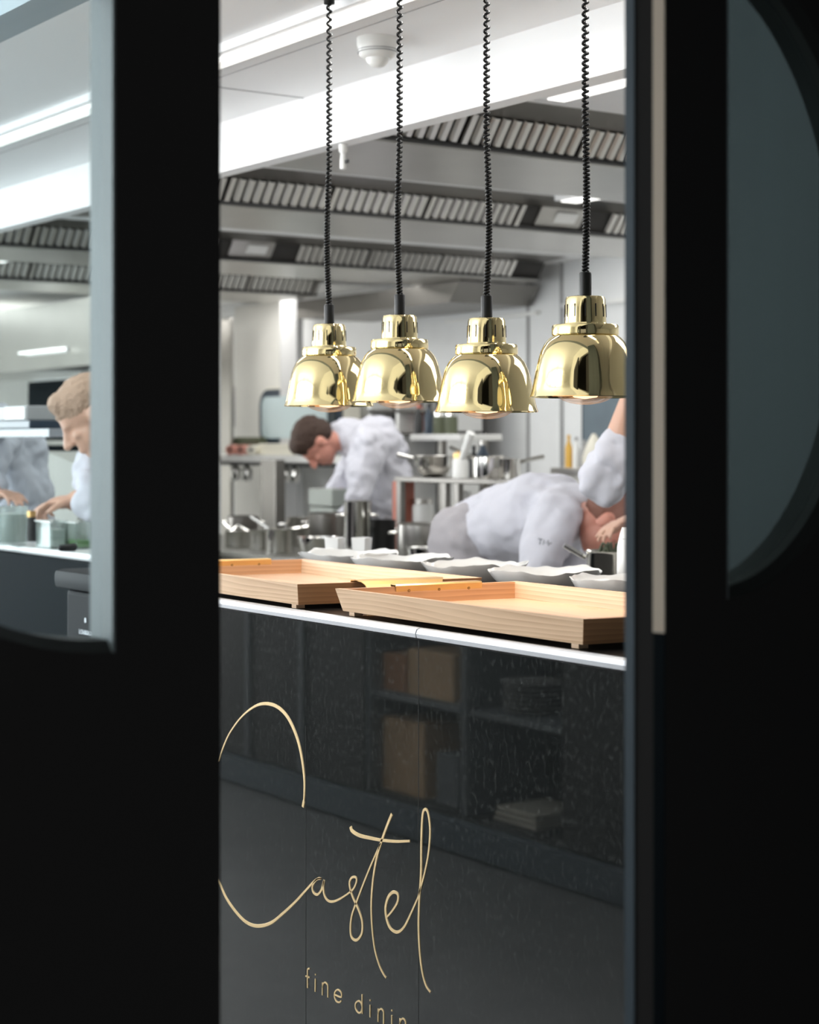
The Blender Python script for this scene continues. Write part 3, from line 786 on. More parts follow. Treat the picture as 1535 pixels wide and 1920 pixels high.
def chef(label, base, head, hf, hu, neck, chest, hips, shL, shR, elL, elR, wrL, wrR, hdL, hdR, hair, cloth='cloth_white', lower='cloth_grey', hs=1.0, rolled=.35, fwd=(0, -1, 0), skin='skin', curl=.6, apron=None, folds=.018):
    """all joints are world points; fwd = body facing"""
    fw = Vector(fwd).normalized(); side = Vector((-fw.y, fw.x, 0))
    t = thing('person', label, 'person', base)
    V = Vector
    B = basis(hf, hu)
    b = MB()
    add_head(b, head, B, hs)
    b.cap(V(neck), V(head) + B @ V((0, -.02, -.045)), .058, .052)
    b.cap(V(neck), V(chest), .07, .09); b.cap(V(chest), V(hips), .11, .11)
    for sh, el, wr, hd, th in ((shL, elL, wrL, hdL, 1), (shR, elR, wrR, hdR, -1)):
        limb(b, [V(chest), V(sh), V(el)], [.07, .05, .042]); limb(b, [V(el), V(el).lerp(V(wr), .3), V(wr)], [.042, .043, .027])
        add_hand(b, wr, hd[0], hd[1], 1.0, curl, th)
    # legs, feet
    for sg in (-1, 1):
        hp = V(hips) + side * sg * .09
        kn = V((hp.x, hp.y, .50)) * .5 + V((base[0], base[1], .50)) * .5 + side * sg * .06 + fw * .03
        kn.z = .5
        an = V((base[0], base[1], .09)) + side * sg * .11
        limb(b, [hp, kn, an], [.085, .06, .04]); b.cap(an - V((0, 0, .045)), an + fw * .15 - V((0, 0, .055)), .038, .03)
    bo = b.build('body', skin, t); remesh(bo, .0065, 3)
    # hair
    h = MB(); add_hair(h, head, B, hs); ho = h.build('hair', hair, t); remesh(ho, .006, 2, .004, .02)
    for sg in (-1, 1):
        pass
    # jacket
    j = MB()
    nk = V(neck); ch = V(chest); hp = V(hips)
    sdv = (V(shL) - V(shR)); sw = sdv.length; sdn = sdv.normalized()
    spine_n = (nk - ch).normalized()
    j.cap(nk - spine_n * .03, nk + spine_n * .02, .095, .070)
    j.cap(nk - spine_n * .03, ch, .115, .155, 20, .85, sdn)
    j.cap(ch, hp, .160, .165, 20, .84, sdn)
    for sh, el, wr in ((shL, elL, wrL), (shR, elR, wrR)):
        j.cap(ch.lerp(nk, .45), V(sh), .11, .083); j.cap(V(sh), V(el), .083, .062)
        e2 = V(el).lerp(V(wr), rolled); j.cap(V(el), e2, .064, .058)
        dd = (V(wr) - V(el)).normalized(); j.cap(e2 - dd * .012, e2 + dd * .005, .065, .064)
    jo = j.build('jacket', cloth, t); remesh(jo, .009, 3, folds, .11)
    # trousers / apron
    l = MB()
    for sg in (-1, 1):
        q_ = hp + side * sg * .085
        kn = V((q_.x, q_.y, .50)) * .5 + V((base[0], base[1], .5)) * .5 + side * sg * .06 + fw * .03; kn.z = .5
        an = V((base[0], base[1], .12)) + side * sg * .11
        limb(l, [q_, kn, an], [.125, .09, .075])
    l.ell(hp, (.16, .15, .13))
    lo = l.build('trousers', lower, t); remesh(lo, .011, 3, folds, .12)
    # shoes
    for sg in (-1, 1):
        an = V((base[0], base[1], 0)) + side * sg * .11
        MB().cap(an + V((0, 0, .045)), an + fw * .16 + V((0, 0, .04)), .044, .038).build('shoe', 'iron', t, 4)
    return t, B

# middle chef behind the range, head bowed, facing the pass
Y0 = 8.55
tm, Bm = chef('chef in white jacket with short brown hair bowing over the range',
    base=(P(720, 829, 8.75).x, P(720, 829, 8.75).y, 0), head=P(594, 830, Y0 - .05), hf=camdir(-.35, -.12) + Vector((0, 0, -.95)), hu=camdir(-.85, -.35) + Vector((0, 0, .35)),
    neck=P(655, 820, Y0 + .02), chest=P(705, 845, Y0 + .08), hips=P(728, 975, Y0 + .2),
    shL=P(690, 838, Y0 - .19), shR=P(684, 822, Y0 + .30), elL=P(672, 925, Y0 - .28), elR=P(640, 915, Y0 + .3), wrL=P(655, 965, Y0 - .20), wrR=P(640, 965, Y0 + .15),
    hdL=((0, -1, -.6), (0, .3, -1)), hdR=((0, -1, -.6), (0, .3, -1)), hair='hair_brown', skin='skin_red', fwd=(0, -1, 0), rolled=.8, cloth='cloth_white', lower='cloth_grey', hs=1.0)
# right chef, doubled over
tr_, Br = chef('chef in white jacket bent double behind the bowls, sleeve mark showing',
    base=(P(900, 829, 6.15).x, P(900, 829, 6.15).y, 0), head=P(1140, 978, 5.72), hf=camdir(.35, -.1) + Vector((0, 0, -.95)), hu=camdir(.9, -.2) + Vector((0, 0, -.15)),
    neck=P(1082, 962, 5.85), chest=P(1010, 965, 5.95), hips=P(900, 1010, 6.15),
    shL=P(1065, 990, 6.15), shR=P(1040, 975, 5.72), elL=P(1085, 1080, 6.1), elR=P(1003, 1085, 5.62), wrL=P(1120, 1140, 6.0), wrR=P(1070, 1150, 5.55),
    hdL=(camdir(.7, -.3) + Vector((0, 0, -.3)), (0, 0, -1)), hdR=(camdir(.7, -.3) + Vector((0, 0, -.3)), (0, 0, -1)), hair='hair_short', skin='skin_red', fwd=camdir(.8, -.6), rolled=.5, lower='cloth_grey', hs=.98, folds=.014)
# sleeve mark
jk = [c for c in tr_.children if c.name.startswith('jacket')][0]
mk = MB()
for seq in ([(1009, 1010), (1017, 1012)], [(1013, 1011), (1012, 1021)], [(1018, 1021), (1020, 1012), (1023, 1019), (1027, 1013), (1028, 1023)], [(1030, 1020), (1034, 1018)]):
    mk.tube([P(x, y, 5.50) for x, y in seq], .0016, 6)
mo = mk.build('sleeve_mark', 'navy', tr_)
sw_ = mo.modifiers.new('wrap', 'SHRINKWRAP'); sw_.target = jk; sw_.wrap_method = 'PROJECT'; sw_.use_project_y = True; sw_.use_project_x = True; sw_.use_negative_direction = True; sw_.use_positive_direction = True; sw_.offset = .003; sw_.wrap_mode = 'ABOVE_SURFACE'
# blond chef at left behind the glass
tl_, Bl = chef('blond chef in white jacket plating food behind the left door glass',
    base=(P(255, 829, 6.45).x, P(255, 829, 6.45).y, 0), head=P(170, 783, 5.75), hf=camdir(-.80, -.22) + Vector((0, 0, -.62)), hu=camdir(-.45, -.1) + Vector((0, 0, .85)),
    neck=P(198, 845, 6.05), chest=P(222, 915, 6.25), hips=P(258, 1100, 6.45),
    shL=P(186, 892, 5.93), shR=P(250, 870, 6.35), elL=P(186, 940, 5.80), elR=P(265, 965, 6.4), wrL=P(143, 934, 5.85), wrR=P(134, 942, 6.1),
    hdL=(camdir(-.95, .15) + Vector((0, 0, -.15)), (0, .1, -1)), hdR=(camdir(-.9, -.35) + Vector((0, 0, -.1)), (0, .1, -1)), hair='hair_blond', fwd=(0, -1, 0), rolled=.12, hs=1.05, curl=1.0)
# person further left, torso only in view
tl2, _ = chef('person in pale blue-grey jacket at the far left, head out of frame, reaching forward',
    base=(P(40, 829, 7.4).x, P(40, 829, 7.4).y, 0), head=P(-60, 745, 7.1), hf=camdir(-.7, -.3) + Vector((0, 0, -.6)), hu=camdir(-.4, 0) + Vector((0, 0, .9)),
    neck=P(-20, 795, 7.25), chest=P(20, 850, 7.35), hips=P(40, 1000, 7.4),
    shL=P(-15, 835, 7.1), shR=P(45, 830, 7.55), elL=P(-30, 905, 6.9), elR=P(60, 905, 7.6), wrL=P(-10, 925, 6.6), wrR=P(90, 935, 7.4),
    hdL=(camdir(.6, -.5), (0, 0, -1)), hdR=(camdir(-.6, -.5), (0, 0, -1)), hair='hair_brown', fwd=(0, -1, 0), rolled=.55, cloth='cloth_blue')
# near-right chef: raised bare forearm with rolled sleeve, body behind the door edge
tn, _ = chef('chef at the right door edge, bare forearm raised, white sleeve rolled to the elbow',
    base=(P(1330, 829, 5.25).x, P(1330, 829, 5.25).y, 0), head=P(1290, 700, 5.2), hf=camdir(-.7, -.3) + Vector((0, 0, -.5)), hu=(0, 0, 1),
    neck=P(1310, 770, 5.25), chest=P(1320, 860, 5.25), hips=P(1330, 1060, 5.25),
    shL=P(1232, 838, 5.0), shR=P(1390, 850, 5.45), elL=P(1136, 902, 4.9), elR=P(1300, 1010, 5.6), wrL=P(1198, 705, 4.85), wrR=P(1210, 968, 5.35),
    hdL=(camdir(.3, -.1) + Vector((0, 0, .9)), camdir(-.4, -.8)), hdR=(camdir(-.9, -.2) + Vector((0, 0, -.2)), (0, 0, -1)), hair='hair_brown', fwd=camdir(-.8, -.5), rolled=.24, curl=.5)

# ------------------------------------------------------------------ kitchen furniture
rg = thing('cooking_range', 'long stainless cooking range crowded with pans in the middle of the kitchen', 'stove', (-4.3, 2.4, 0))
MB().box((-7.5, 1.96, 0), (-2.2, 2.60, .955)).build('body', 'range_metal', rg)
MB().box((-7.5, 1.93, .955), (-2.15, 2.62, .98), .006).build('top', 'range_metal', rg)
ZS = .98
def on_range(px, v): return PV(px, CY, v).xy
def pot(px, v, rw, h, label, z=ZS, mtl='steel_shiny', shape='pot', handle=None, cat='pot', lid=False, group='pans on the cooking range'):
    """rw: half width in px"""
    c = PV(px, CY, v); Y = (v - CAM.y) / (CA * (px - CX) / F + SA)
    r = rw * Y / F
    t = thing({'pot': 'saucepan', 'bowl': 'round_bowl', 'pan': 'saute_pan', 'stock': 'stock_pot'}[shape], label, cat, (c.x, c.y, z), group)
    if shape == 'bowl': pr = [(.001, 0), (r * .45, 0), (r * .75, h * .2), (r * .95, h * .6), (r, h), (r * 1.03, h + .003), (r * .97, h), (r * .9, h * .6), (r * .7, h * .25), (.001, .006)]
    elif shape == 'pan': pr = [(.001, 0), (r * .78, 0), (r * .82, h * .1), (r * .98, h), (r * 1.02, h + .002), (r * .95, h), (r * .78, .008), (.001, .006)]
    else: pr = [(.001, 0), (r * .95, 0), (r * .98, .006), (r * .98, h - .004), (r * 1.03, h), (r * .96, h), (r * .95, .01), (.001, .008)]
    MB().lathe([(a, z + b) for a, b in pr], (c.x, c.y, 0), 32).build('body', mtl, t, SM)
    if handle:
        ang, ln, up = handle
        d = camdir(cos(ang), sin(ang))
        p0 = Vector((c.x, c.y, z + h * .82)) + d * r * .97
        MB().tube([p0, p0 + d * ln * .3 + Vector((0, 0, up * .4)), p0 + d * ln + Vector((0, 0, up))], [.008, .007, .009], 8).build('handle', 'steel_shiny', t, SM)
    else:
        for sg in (-1, 1):
            p0 = Vector((c.x, c.y, z + h * .75)) + camdir(sg, 0) * r * .97; d = camdir(sg, 0); s2 = camdir(0, 1)
            MB().tube([p0 - s2 * .03, p0 - s2 * .028 + d * .03, p0 + s2 * .028 + d * .03, p0 + s2 * .03], .005, 8).build('handle', 'steel_shiny', t, SM)
    if lid:
        MB().lathe([(.001, z + h + .03), (r * .3, z + h + .022), (r * 1.01, z + h + .004), (r * 1.01, z + h), (.001, z + h)], (c.x, c.y, 0), 32).build('lid', mtl, t, SM)
    return t
pot(446, 2.15, 26, .070, 'lidded steel saucepan standing first from the left door on the range', handle=(2.0, .15, .04), lid=True)
pot(489, 2.13, 22, .085, 'small steel saucepan between two others left on the range', handle=(.2, .16, .03))
pot(524, 2.10, 27, .100, 'shiny steel saucepan with a long pale handle angled up left', handle=(2.2, .17, .06))
pot(596, 2.12, 40, .075, 'wide flared steel pan in front of the white cups', shape='pan', handle=(.3, .2, .05))
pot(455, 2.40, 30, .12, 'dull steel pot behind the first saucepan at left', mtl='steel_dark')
pot(560, 2.42, 24, .13, 'steel pot behind the row of saucepans, steaming', mtl='steel')
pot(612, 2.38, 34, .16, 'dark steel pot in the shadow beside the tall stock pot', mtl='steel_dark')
pot(670, 2.12, 26, .235, 'tall narrow stock pot in front of the brown-haired chef', shape='stock', mtl='steel_shiny', cat='stock pot')
pot(717, 2.25, 25, .155, 'black-looking pot right of the tall stock pot', mtl='iron', handle=None)
pot(796, 2.27, 54, .150, 'large wide steel pot with side handles under the rack', mtl='steel')
pot(797, 2.05, 36, .075, 'low steel pan in front of the large wide pot', shape='pan', handle=(.45, .2, .07))
# rack over the range
rk = thing('steel_rack', 'stainless rack over the range carrying a round bowl and a saucepan', 'shelf', (-2.6, 2.45, .98))
ua, ub = PV(757, 890, 2.45).x, PV(985, 890, 2.45).x
MB().box((ua, 2.40, 1.285), (ub, 2.62, 1.305), .004).build('shelf_board', 'steel_dark', rk)
for x in (ua + .01, PV(822, 890, 2.33).x, PV(900, 890, 2.6).x, ub - .05):
    MB().box((x, 2.405, .98), (x + .03, 2.43, 1.285)).build('post', 'steel_dark', rk)
MB().box((ua, 2.44, 1.10), (ub, 2.6, 1.112)).build('lower_board', 'steel_dark', rk)
ZR = 1.306
pot(812, 2.50, 38, .085, 'round-bottomed steel bowl on the rack beneath the lamps', z=ZR, shape='bowl', handle=(pi * .8, .10, .02), cat='bowl', group='pans on the steel rack')
pot(918, 2.49, 33, .088, 'straight steel saucepan on the right part of the rack', z=ZR, shape='pot', handle=(2.4, .14, .05), group='pans on the steel rack')
pot(958, 2.53, 18, .080, 'second steel saucepan half hidden at the right end of the rack', z=ZR, shape='pot', handle=(.3, .1, .02), group='pans on the steel rack')
def simple_box(px0, px1, py0, py1, v, dep, mname, name, label, cat, bev=.004, group=None):
    a = PV(px0, py1, v); b = PV(px1, py0, v)
    zm = (a.z + b.z) / 2
    o = MB().box((a.x, v, a.z), (b.x, v + dep, b.z), bev).build(name, mname)
    return tag(o, label, cat, group)
def bottle(px, py0, py1, v, rw, mname, capm, label, cat='bottle', group=None, name='bottle'):
    a = PV(px, py1, v); b = PV(px, py0, v); r = rw * ((v - CAM.y) / (CA * (px - CX) / F + SA)) / F
    h = b.z - a.z
    t = thing(name, label, cat, a, group)
    MB().lathe([(.001, a.z), (r, a.z), (r, a.z + h * .62), (r * .9, a.z + h * .72), (r * .45, a.z + h * .82), (r * .4, a.z + h * .88), (.001, a.z + h * .88)], (a.x, a.y, 0), 20).build('body', mname, t, SM)
    MB().lathe([(.001, a.z + h * .88), (r * .5, a.z + h * .88), (r * .5, a.z + h), (.001, a.z + h)], (a.x, a.y, 0), 16).build('cap', capm, t, SM)
    return t
a = PV(488, 960, 2.9); b = PV(516, 862, 2.9)
tag(MB().box((a.x, 2.9, 0), (b.x, 2.96, b.z), .004).build('flue_column', 'steel_dark'), 'dark steel column rising behind the saucepans at left', 'column')
a = PV(578, 965, 2.64); b = PV(622, 915, 2.64)
for i in range(5):
    zz = .80 + (b.z - .80) * i / 5
    tag(MB().box((a.x + .008 * (i % 2), 2.64, zz), (b.x + .008 * (i % 2), 2.78, zz + (b.z - .80) / 5 - .006), .006).build('storage_tray', 'tray_green'), 'greenish grey tray behind the pans, ' + ('lowest', 'second from the bottom', 'middle', 'second from the top', 'topmost')[i] + ' of the stack', 'tray', 'stack of trays behind the range')
tag(MB().box((a.x - .03, 2.63, 0), (b.x + .02, 2.80, .795), .004).build('side_table', 'steel_dark'), 'low steel table behind the range carrying a stack of trays', 'table')
# things on the rack
zr_y = 829 + (1.45 - ZR) * F / 7.3
def stand(px, v, z, rw, h, mname, capm, label, cat, name, group=None, jar=False):
    c = PV(px, CY, v); r = rw * ((v - CAM.y) / (CA * (px - CX) / F + SA)) / F
    t = thing(name, label, cat, (c.x, c.y, z), group)
    if jar:
        MB().lathe([(.001, z), (r, z), (r, z + h * .7), (r * .85, z + h * .8), (.001, z + h * .8)], (c.x, c.y, 0), 20).build('body', mname, t, SM)
        MB().lathe([(.001, z + h * .8), (r * .9, z + h * .8), (r * .9, z + h), (.001, z + h)], (c.x, c.y, 0), 20).build('lid', capm, t, SM)
    else:
        MB().lathe([(.001, z), (r, z), (r, z + h * .6), (r * .4, z + h * .8), (r * .4, z + h * .88), (.001, z + h * .88)], (c.x, c.y, 0), 20).build('body', mname, t, SM)
        MB().lathe([(.001, z + h * .88), (r * .45, z + h * .88), (r * .45, z + h), (.001, z + h)], (c.x, c.y, 0), 16).build('cap', capm, t, SM)
    return t
stand(862, 2.46, ZR, 14, .10, 'white_plastic', 'brass_satin', 'white jar with an amber lid between bowl and saucepan on the rack', 'jar', 'jar', jar=True)
c0 = PV(866, 860, 2.40); q1 = PV(883, 812, 2.40)
tag(MB().tube([c0, q1], [.013, .018], 10).build('whisk_handle', 'white_plastic', None, SM, c0), 'pale tool handle leaning up right out of the white jar', 'utensil')
stand(905, 2.60, ZR, 13, .15, 'navy', 'steel', 'dark blue-black bottle behind the saucepans on the rack', 'bottle', 'bottle')
stand(888, 2.60, ZR, 9, .13, 'iron', 'iron', 'thin black bottle left of the dark blue one on the rack', 'bottle', 'bottle')
# upper shelf with jars (behind the rack, on the wall side)
up = thing('wall_shelf', 'narrow white shelf behind the rack holding jars under the lamps', 'shelf', PV(820, 820, 3.2))
a = PV(768, 826, 3.2); b = PV(862, 814, 3.2)
MB().box((a.x, 3.2, a.z), (b.x, 3.45, b.z), .004).build('board', 'white_plastic', up)
for x in (a.x + .03, b.x - .05): MB().box((x, 3.35, 0), (x + .03, 3.38, a.z)).build('post', 'steel_dark', up)
zj = b.z
for i, (px, mt_) in enumerate(((826, 'jar_glass'), (853, 'jar_glass'), (880, 'jar_glass'))):
    pass
for i, px in enumerate((784, 803)):
    stand(px, 3.3, zj, 8, .15, ('iron', 'navy')[i], ('red_box', 'iron')[i], ('black bottle with a red cap on the narrow white shelf', 'dark navy bottle on the narrow white shelf beside the jars')[i], 'bottle', 'bottle', 'bottles on the narrow shelf')
for i, px in enumerate((824, 846)):
    stand(px, 3.3, zj, 12, .11, 'olive', 'steel_shiny', ('left herb jar with a steel lid on the narrow white shelf', 'right herb jar with a steel lid at the end of the narrow white shelf')[i], 'jar', 'jar', 'herb jars on the narrow shelf', jar=True)
# dark shelf unit far behind the lamps
du = thing('bottle_rack', 'dark shelf unit full of bottles behind the second lamp', 'shelf', PV(770, 829, 4.3))
a = PV(728, 900, 4.3); b = PV(872, 760, 4.3)
MB().box((a.x, 4.42, 0), (b.x, 4.45, b.z + .1)).build('back_panel', 'cab_dark', du)
for yy in (770, 812, 860):
    q_ = PV(800, yy, 4.2); MB().box((a.x, 4.15, q_.z - .01), (b.x, 4.42, q_.z + .01)).build('board', 'steel_dark', du)
for x in (a.x, PV(755, 800, 4.2).x, b.x - .03): MB().box((x, 4.15, 0), (x + .03, 4.42, b.z + .1)).build('post', 'white_plastic', du)
zq = PV(800, 812, 4.2).z + .01
rr = random.Random(3)
cols = ['iron', 'olive', 'white_plastic', 'red_box', 'navy', 'steel']
nm = ['black', 'olive', 'white', 'red', 'navy', 'silver']
for i, px in enumerate((738, 764, 776, 790, 806, 822, 838)):
    k = (0, 2, 4, 3, 1, 0, 5)[i]
    stand(px, 4.28, zq, 6, .17, cols[k], 'iron', f'{nm[k]} bottle on the dark shelf unit, {["first","second","third","fourth","fifth","sixth","seventh"][i]} from the left', 'bottle', 'bottle', 'bottles on the dark shelf unit')

# white canister and red box under the rack
stand(871, 2.52, 1.112, 13, .14, 'white_plastic', 'white_plastic', 'white round canister standing under the steel rack', 'canister', 'canister', jar=True)
stand(792, 2.52, 1.112, 20, .10, 'white_plastic', 'steel', 'white tub beneath the round bowl under the rack', 'tub', 'tub', jar=True)
tag(MB().box((PV(735, 0, 2.44).x, 2.44, .98), (PV(755, 0, 2.44).x, 2.50, PV(744, 902, 2.5).z), .004).build('box', 'red_box'), 'reddish box beside the left post of the steel rack', 'box')

# post in front of back wall
a = PV(525, 720, 4.35); b = PV(556, 505, 4.35)
struct(MB().box((a.x, 4.35, 0), (b.x, 4.40, 2.45)).build('trim_5', 'post_white'))
# ceiling corner canopy at back
a = PV(556, 575, 4.0); b = PV(842, 540, 4.0)
tag(MB().prism([(a.x, 4.0, 2.22), (b.x, 4.0, 2.22), (b.x + .10, 4.0, 2.33), (a.x, 4.0, 2.33)], (0, .55, 0)).build('exhaust_canopy', 'steel_dark'), 'grey exhaust canopy on the back wall above the heat lamps', 'ventilation hood')
# cream panel wall left
a = PV(440, 720, 4.5); b = PV(524, 560, 4.5)
struct(MB().box((a.x, 4.5, 0), (b.x, 4.6, 2.42)).build('trim_6', 'wall_cream'))
# light reflections on the back wall, modelled as thin pale bars
for i, (x0, y0, x1, y1) in enumerate(((830, 606, 1000, 588), (1050, 577, 1178, 567))):
    a = PV(x0, y0, 4.55); b = PV(x1, y1, 4.55)
    struct(MB().box((a.x, 4.56, a.z), (b.x, 4.6, a.z + .022)).build('wall_reflection', 'white_plastic'))
# left shelf with crates, rolls and hanging pots
sh = thing('wall_shelf', 'long white shelf left of the chef bowing over the range, pans hung under it', 'shelf', PV(525, 858, 4.1))
a = PV(405, 868, 4.1); b = PV(660, 852, 4.1); zsh = 1.365
MB().box((a.x, 4.05, zsh - .045), (b.x, 4.5, zsh), .004).build('board', 'white_plastic', sh)
MB().box((a.x, 4.12, zsh - .07), (b.x, 4.15, zsh - .045)).build('rail', 'iron', sh)
for x in (a.x + .1, b.x - .1): MB().box((x, 4.45, zsh - .2), (x + .03, 4.5, zsh - .045)).build('bracket', 'steel', sh)
for i, px in enumerate((443, 463, 536, 553)):
    c = PV(px, CY, 4.15); r = .03
    pw = tag(MB().lathe([(.012, zsh - .07), (r, zsh - .085), (r * 1.25, zsh - .095), (r * 1.2, zsh - .16), (r * .9, zsh - .175), (.001, zsh - .175)], (c.x, c.y, 0), 20).build('hanging_pot', 'steel_shiny', None, SM),
        ('small steel pot hung first from the left under the long white shelf', 'small steel pot hung second from the left under the long shelf', 'small steel pot hung third from the left under the long shelf', 'small steel pot hung last on the right under the long shelf')[i], 'pot', 'small pots hanging under the shelf')
for i, px in enumerate((432, 451, 471)):
    c = PV(px, CY, 4.1); r = .033
    t = thing('roll', ('pink-wrapped roll at the left end of the long shelf', 'foil roll with a pink wrapper beside another roll', 'pale cardboard roll with a dark hole, rightmost of three')[i], 'roll', (c.x, c.y, zsh), 'rolls on the long shelf')
    MB().lathe([(r * .4, -.14), (r, -.14), (r, .14), (r * .4, .14), (r * .4, -.14)], (c.x, c.y + .05, zsh + r), 20, axis=camdir(.25, 1)).build('wrap', ('roll_pink', 'roll_pink', 'cream')[i], t, SM)
    MB().lathe([(.001, -.139), (r * .38, -.139), (r * .38, .139), (.001, .139)], (c.x, c.y + .05, zsh + r), 16, axis=camdir(.25, 1)).build('core', 'iron', t, SM)
a = PV(484, CY, 4.12); b = PV(545, CY, 4.12)
tag(MB().box((a.x, 4.12, zsh), (b.x, 4.3, zsh + .075), .008).build('storage_tub', 'cream'), 'cream tub on the long shelf under the blue screen', 'tub')
tag(MB().box((PV(436, 0, 4.25).x, 4.25, zsh), (PV(485, 0, 4.25).x, 4.32, zsh + .12), .02).build('folded_bag', 'olive'), 'dark olive bag behind the rolls on the shelf', 'bag')
# brushes / purple cloth
cl_ = MB(); a = PV(436, 800, 4.575); b = PV(490, 722, 4.575); n = 24
rows = []
for zz in (a.z, (a.z + b.z) / 2, b.z):
    rows.append([Vector((a.x + (b.x - a.x) * i / n, 4.575 + .012 * sin(i * 2.1), zz)) for i in range(n + 1)])
cl_.quadgrid(rows); o = cl_.build('hanging_cloth', 'purple_cloth', None, 4)
o.modifiers.new('thick', 'SOLIDIFY').thickness = .008
tag(o, 'dark purple cloths hanging on the wall left of the blue screen', 'cloth')
# blue window appliance (rounded frame)
def rrect(x0, x1, z0, z1, r, v, n=8):
    out = []
    for cx_, cz_, a0 in ((x1 - r, z0 + r, -pi / 2), (x1 - r, z1 - r, 0), (x0 + r, z1 - r, pi / 2), (x0 + r, z0 + r, pi)):
        for i in range(n + 1): a_ = a0 + pi / 2 * i / n; out.append(Vector((cx_ + r * cos(a_), v, cz_ + r * sin(a_))))
    return out
a = PV(487, 836, 4.36); b = PV(640, 724, 4.36)
ov = thing('oven_door', 'rounded dark-framed glass oven door behind the bowed chef', 'oven', Vector(((a.x + b.x) / 2, 4.4, a.z)))
MB().prism(rrect(a.x - .014, b.x + .014, a.z - .014, b.z + .014, .125, 4.37), (0, .12, 0)).build('casing', 'cream', ov, SM)
MB().prism(rrect(a.x, b.x, a.z, b.z, .115, 4.355), (0, .02, 0)).build('frame', 'navy', ov, SM)
MB().prism(rrect(a.x + .045, b.x - .16, a.z + .05, b.z - .05, .06, 4.348), (0, .01, 0)).build('glass', 'screen_blue', ov, SM)
MB().box((b.x - .145, 4.348, a.z + .06), (b.x - .05, 4.356, b.z - .07)).build('side_glass', M['teal_wall'], ov)
# left edge equipment column
a = PV(412, 860, 4.2); b = PV(436, 595, 4.2)
tag(MB().box((a.x, 4.2, 0), (b.x - .03, 4.23, b.z), .01).build('equipment_column', 'steel'), 'tall steel column at the inner edge of the left door', 'column')
q = PV(428, 570, 4.1)
# fridge / dark doorway right
a = PV(1103, 905, 4.3); b = PV(1250, 728, 4.3)
fg = thing('tall_cabinet', 'dark grey-blue tall cabinet at far right behind the raised arm', 'cabinet', (a.x + .3, 4.4, 0))
MB().box((a.x, 4.25, 0), (b.x, 4.59, b.z), .01).build('body', 'dark_trim', fg)
MB().box((a.x + .03, 4.235, 1.2), (b.x - .03, 4.25, b.z - .04), .004).build('door', 'door_steel', fg)
# right ledge with bottles
a = PV(1040, 890, 3.6); b = PV(1112, 878, 3.6)
lg = thing('side_counter', 'pale counter at right below the yellow bottles', 'counter', ((a.x + b.x) / 2, 3.7, 0))
MB().box((a.x, 3.6, 0), (b.x + .4, 4.2, a.z)).build('body', 'wall_cream', lg)
MB().box((a.x - .01, 3.58, a.z), (b.x + .42, 4.2, b.z), .004).build('top', 'steel', lg)
zl = b.z
for i, (px, rw, h, mt_, cm, nme) in enumerate(((1066, 7, .155, 'yellow', 'yellow', 'slim bottle of yellow oil on the right counter, beside a white one'), (1080, 7, .145, 'white_plastic', 'grey_plastic', 'white bottle right of the yellow oil on the right counter'), (1095, 9, .13, 'grey_plastic', 'grey_plastic', 'grey bottle at the right end beside the raised arm'))):
    stand(px, 3.68, zl, rw, h, mt_, cm, nme, 'bottle', 'bottle', 'bottles on the right counter')
c = PV(1113, CY, 3.66)
tag(MB().lathe([(.001, zl), (.05, zl), (.055, zl + .05), (.03, zl + .12), (.008, zl + .16), (.001, zl + .16)], (c.x, c.y, 0), 14).build('piping_bag', 'cream', None, SM), 'cream piping bag standing behind the raised forearm', 'bag')
# wall joint lines
for px in (985, 1048):
    a = PV(px, 800, 4.58)
    struct(MB().box((a.x, 4.585, 0), (a.x + .012, 4.6, 2.45)).build('trim_8', 'grey_plastic'))
# small pan by the bent chef's head
wt = thing('work_table', 'low steel work table in front of the bent chef', 'table', (-.75, 1.45, 0))
MB().box((-1.3, 1.3, .84), (-.2, 1.62, .87), .004).build('top', 'steel', wt)
for x in (-1.27, -.26):
    for y in (1.33, 1.56): MB().box((x, y, 0), (x + .03, y + .03, .84)).build('leg', 'steel', wt)
def pan_at(px, py_base, Y, rw, h, label):
    pass
c = P(1150, CY, 5.1)
zt = .87
t = thing('saucepan', 'steel saucepan with herbs under the bent chef\'s head', 'pot', (c.x, c.y, zt))
MB().lathe([(.001, zt), (.075, zt), (.078, zt + .27), (.082, zt + .275), (.074, zt + .27), (.07, zt + .01), (.001, zt + .01)], (c.x, c.y, 0), 32).build('body', 'steel_shiny', t, SM)
MB().tube([c.xyz * 0 + Vector((c.x, c.y, zt + .255)) + camdir(-1, 0) * .078, Vector((c.x, c.y, zt + .29)) + camdir(-1, 0) * .14], .007, 8).build('handle', 'steel_shiny', t, SM)
h = MB()
for i in range(14):
    a_ = rr.uniform(0, 6.28); r_ = rr.uniform(0, .05)
    p0 = Vector((c.x + r_ * cos(a_), c.y + r_ * sin(a_), zt + .255)); h.cap(p0, p0 + Vector((rr.uniform(-.03, .03), rr.uniform(-.03, .03), .04)), .008, .003, 8)
h.build('herbs', 'olive', t, SM)

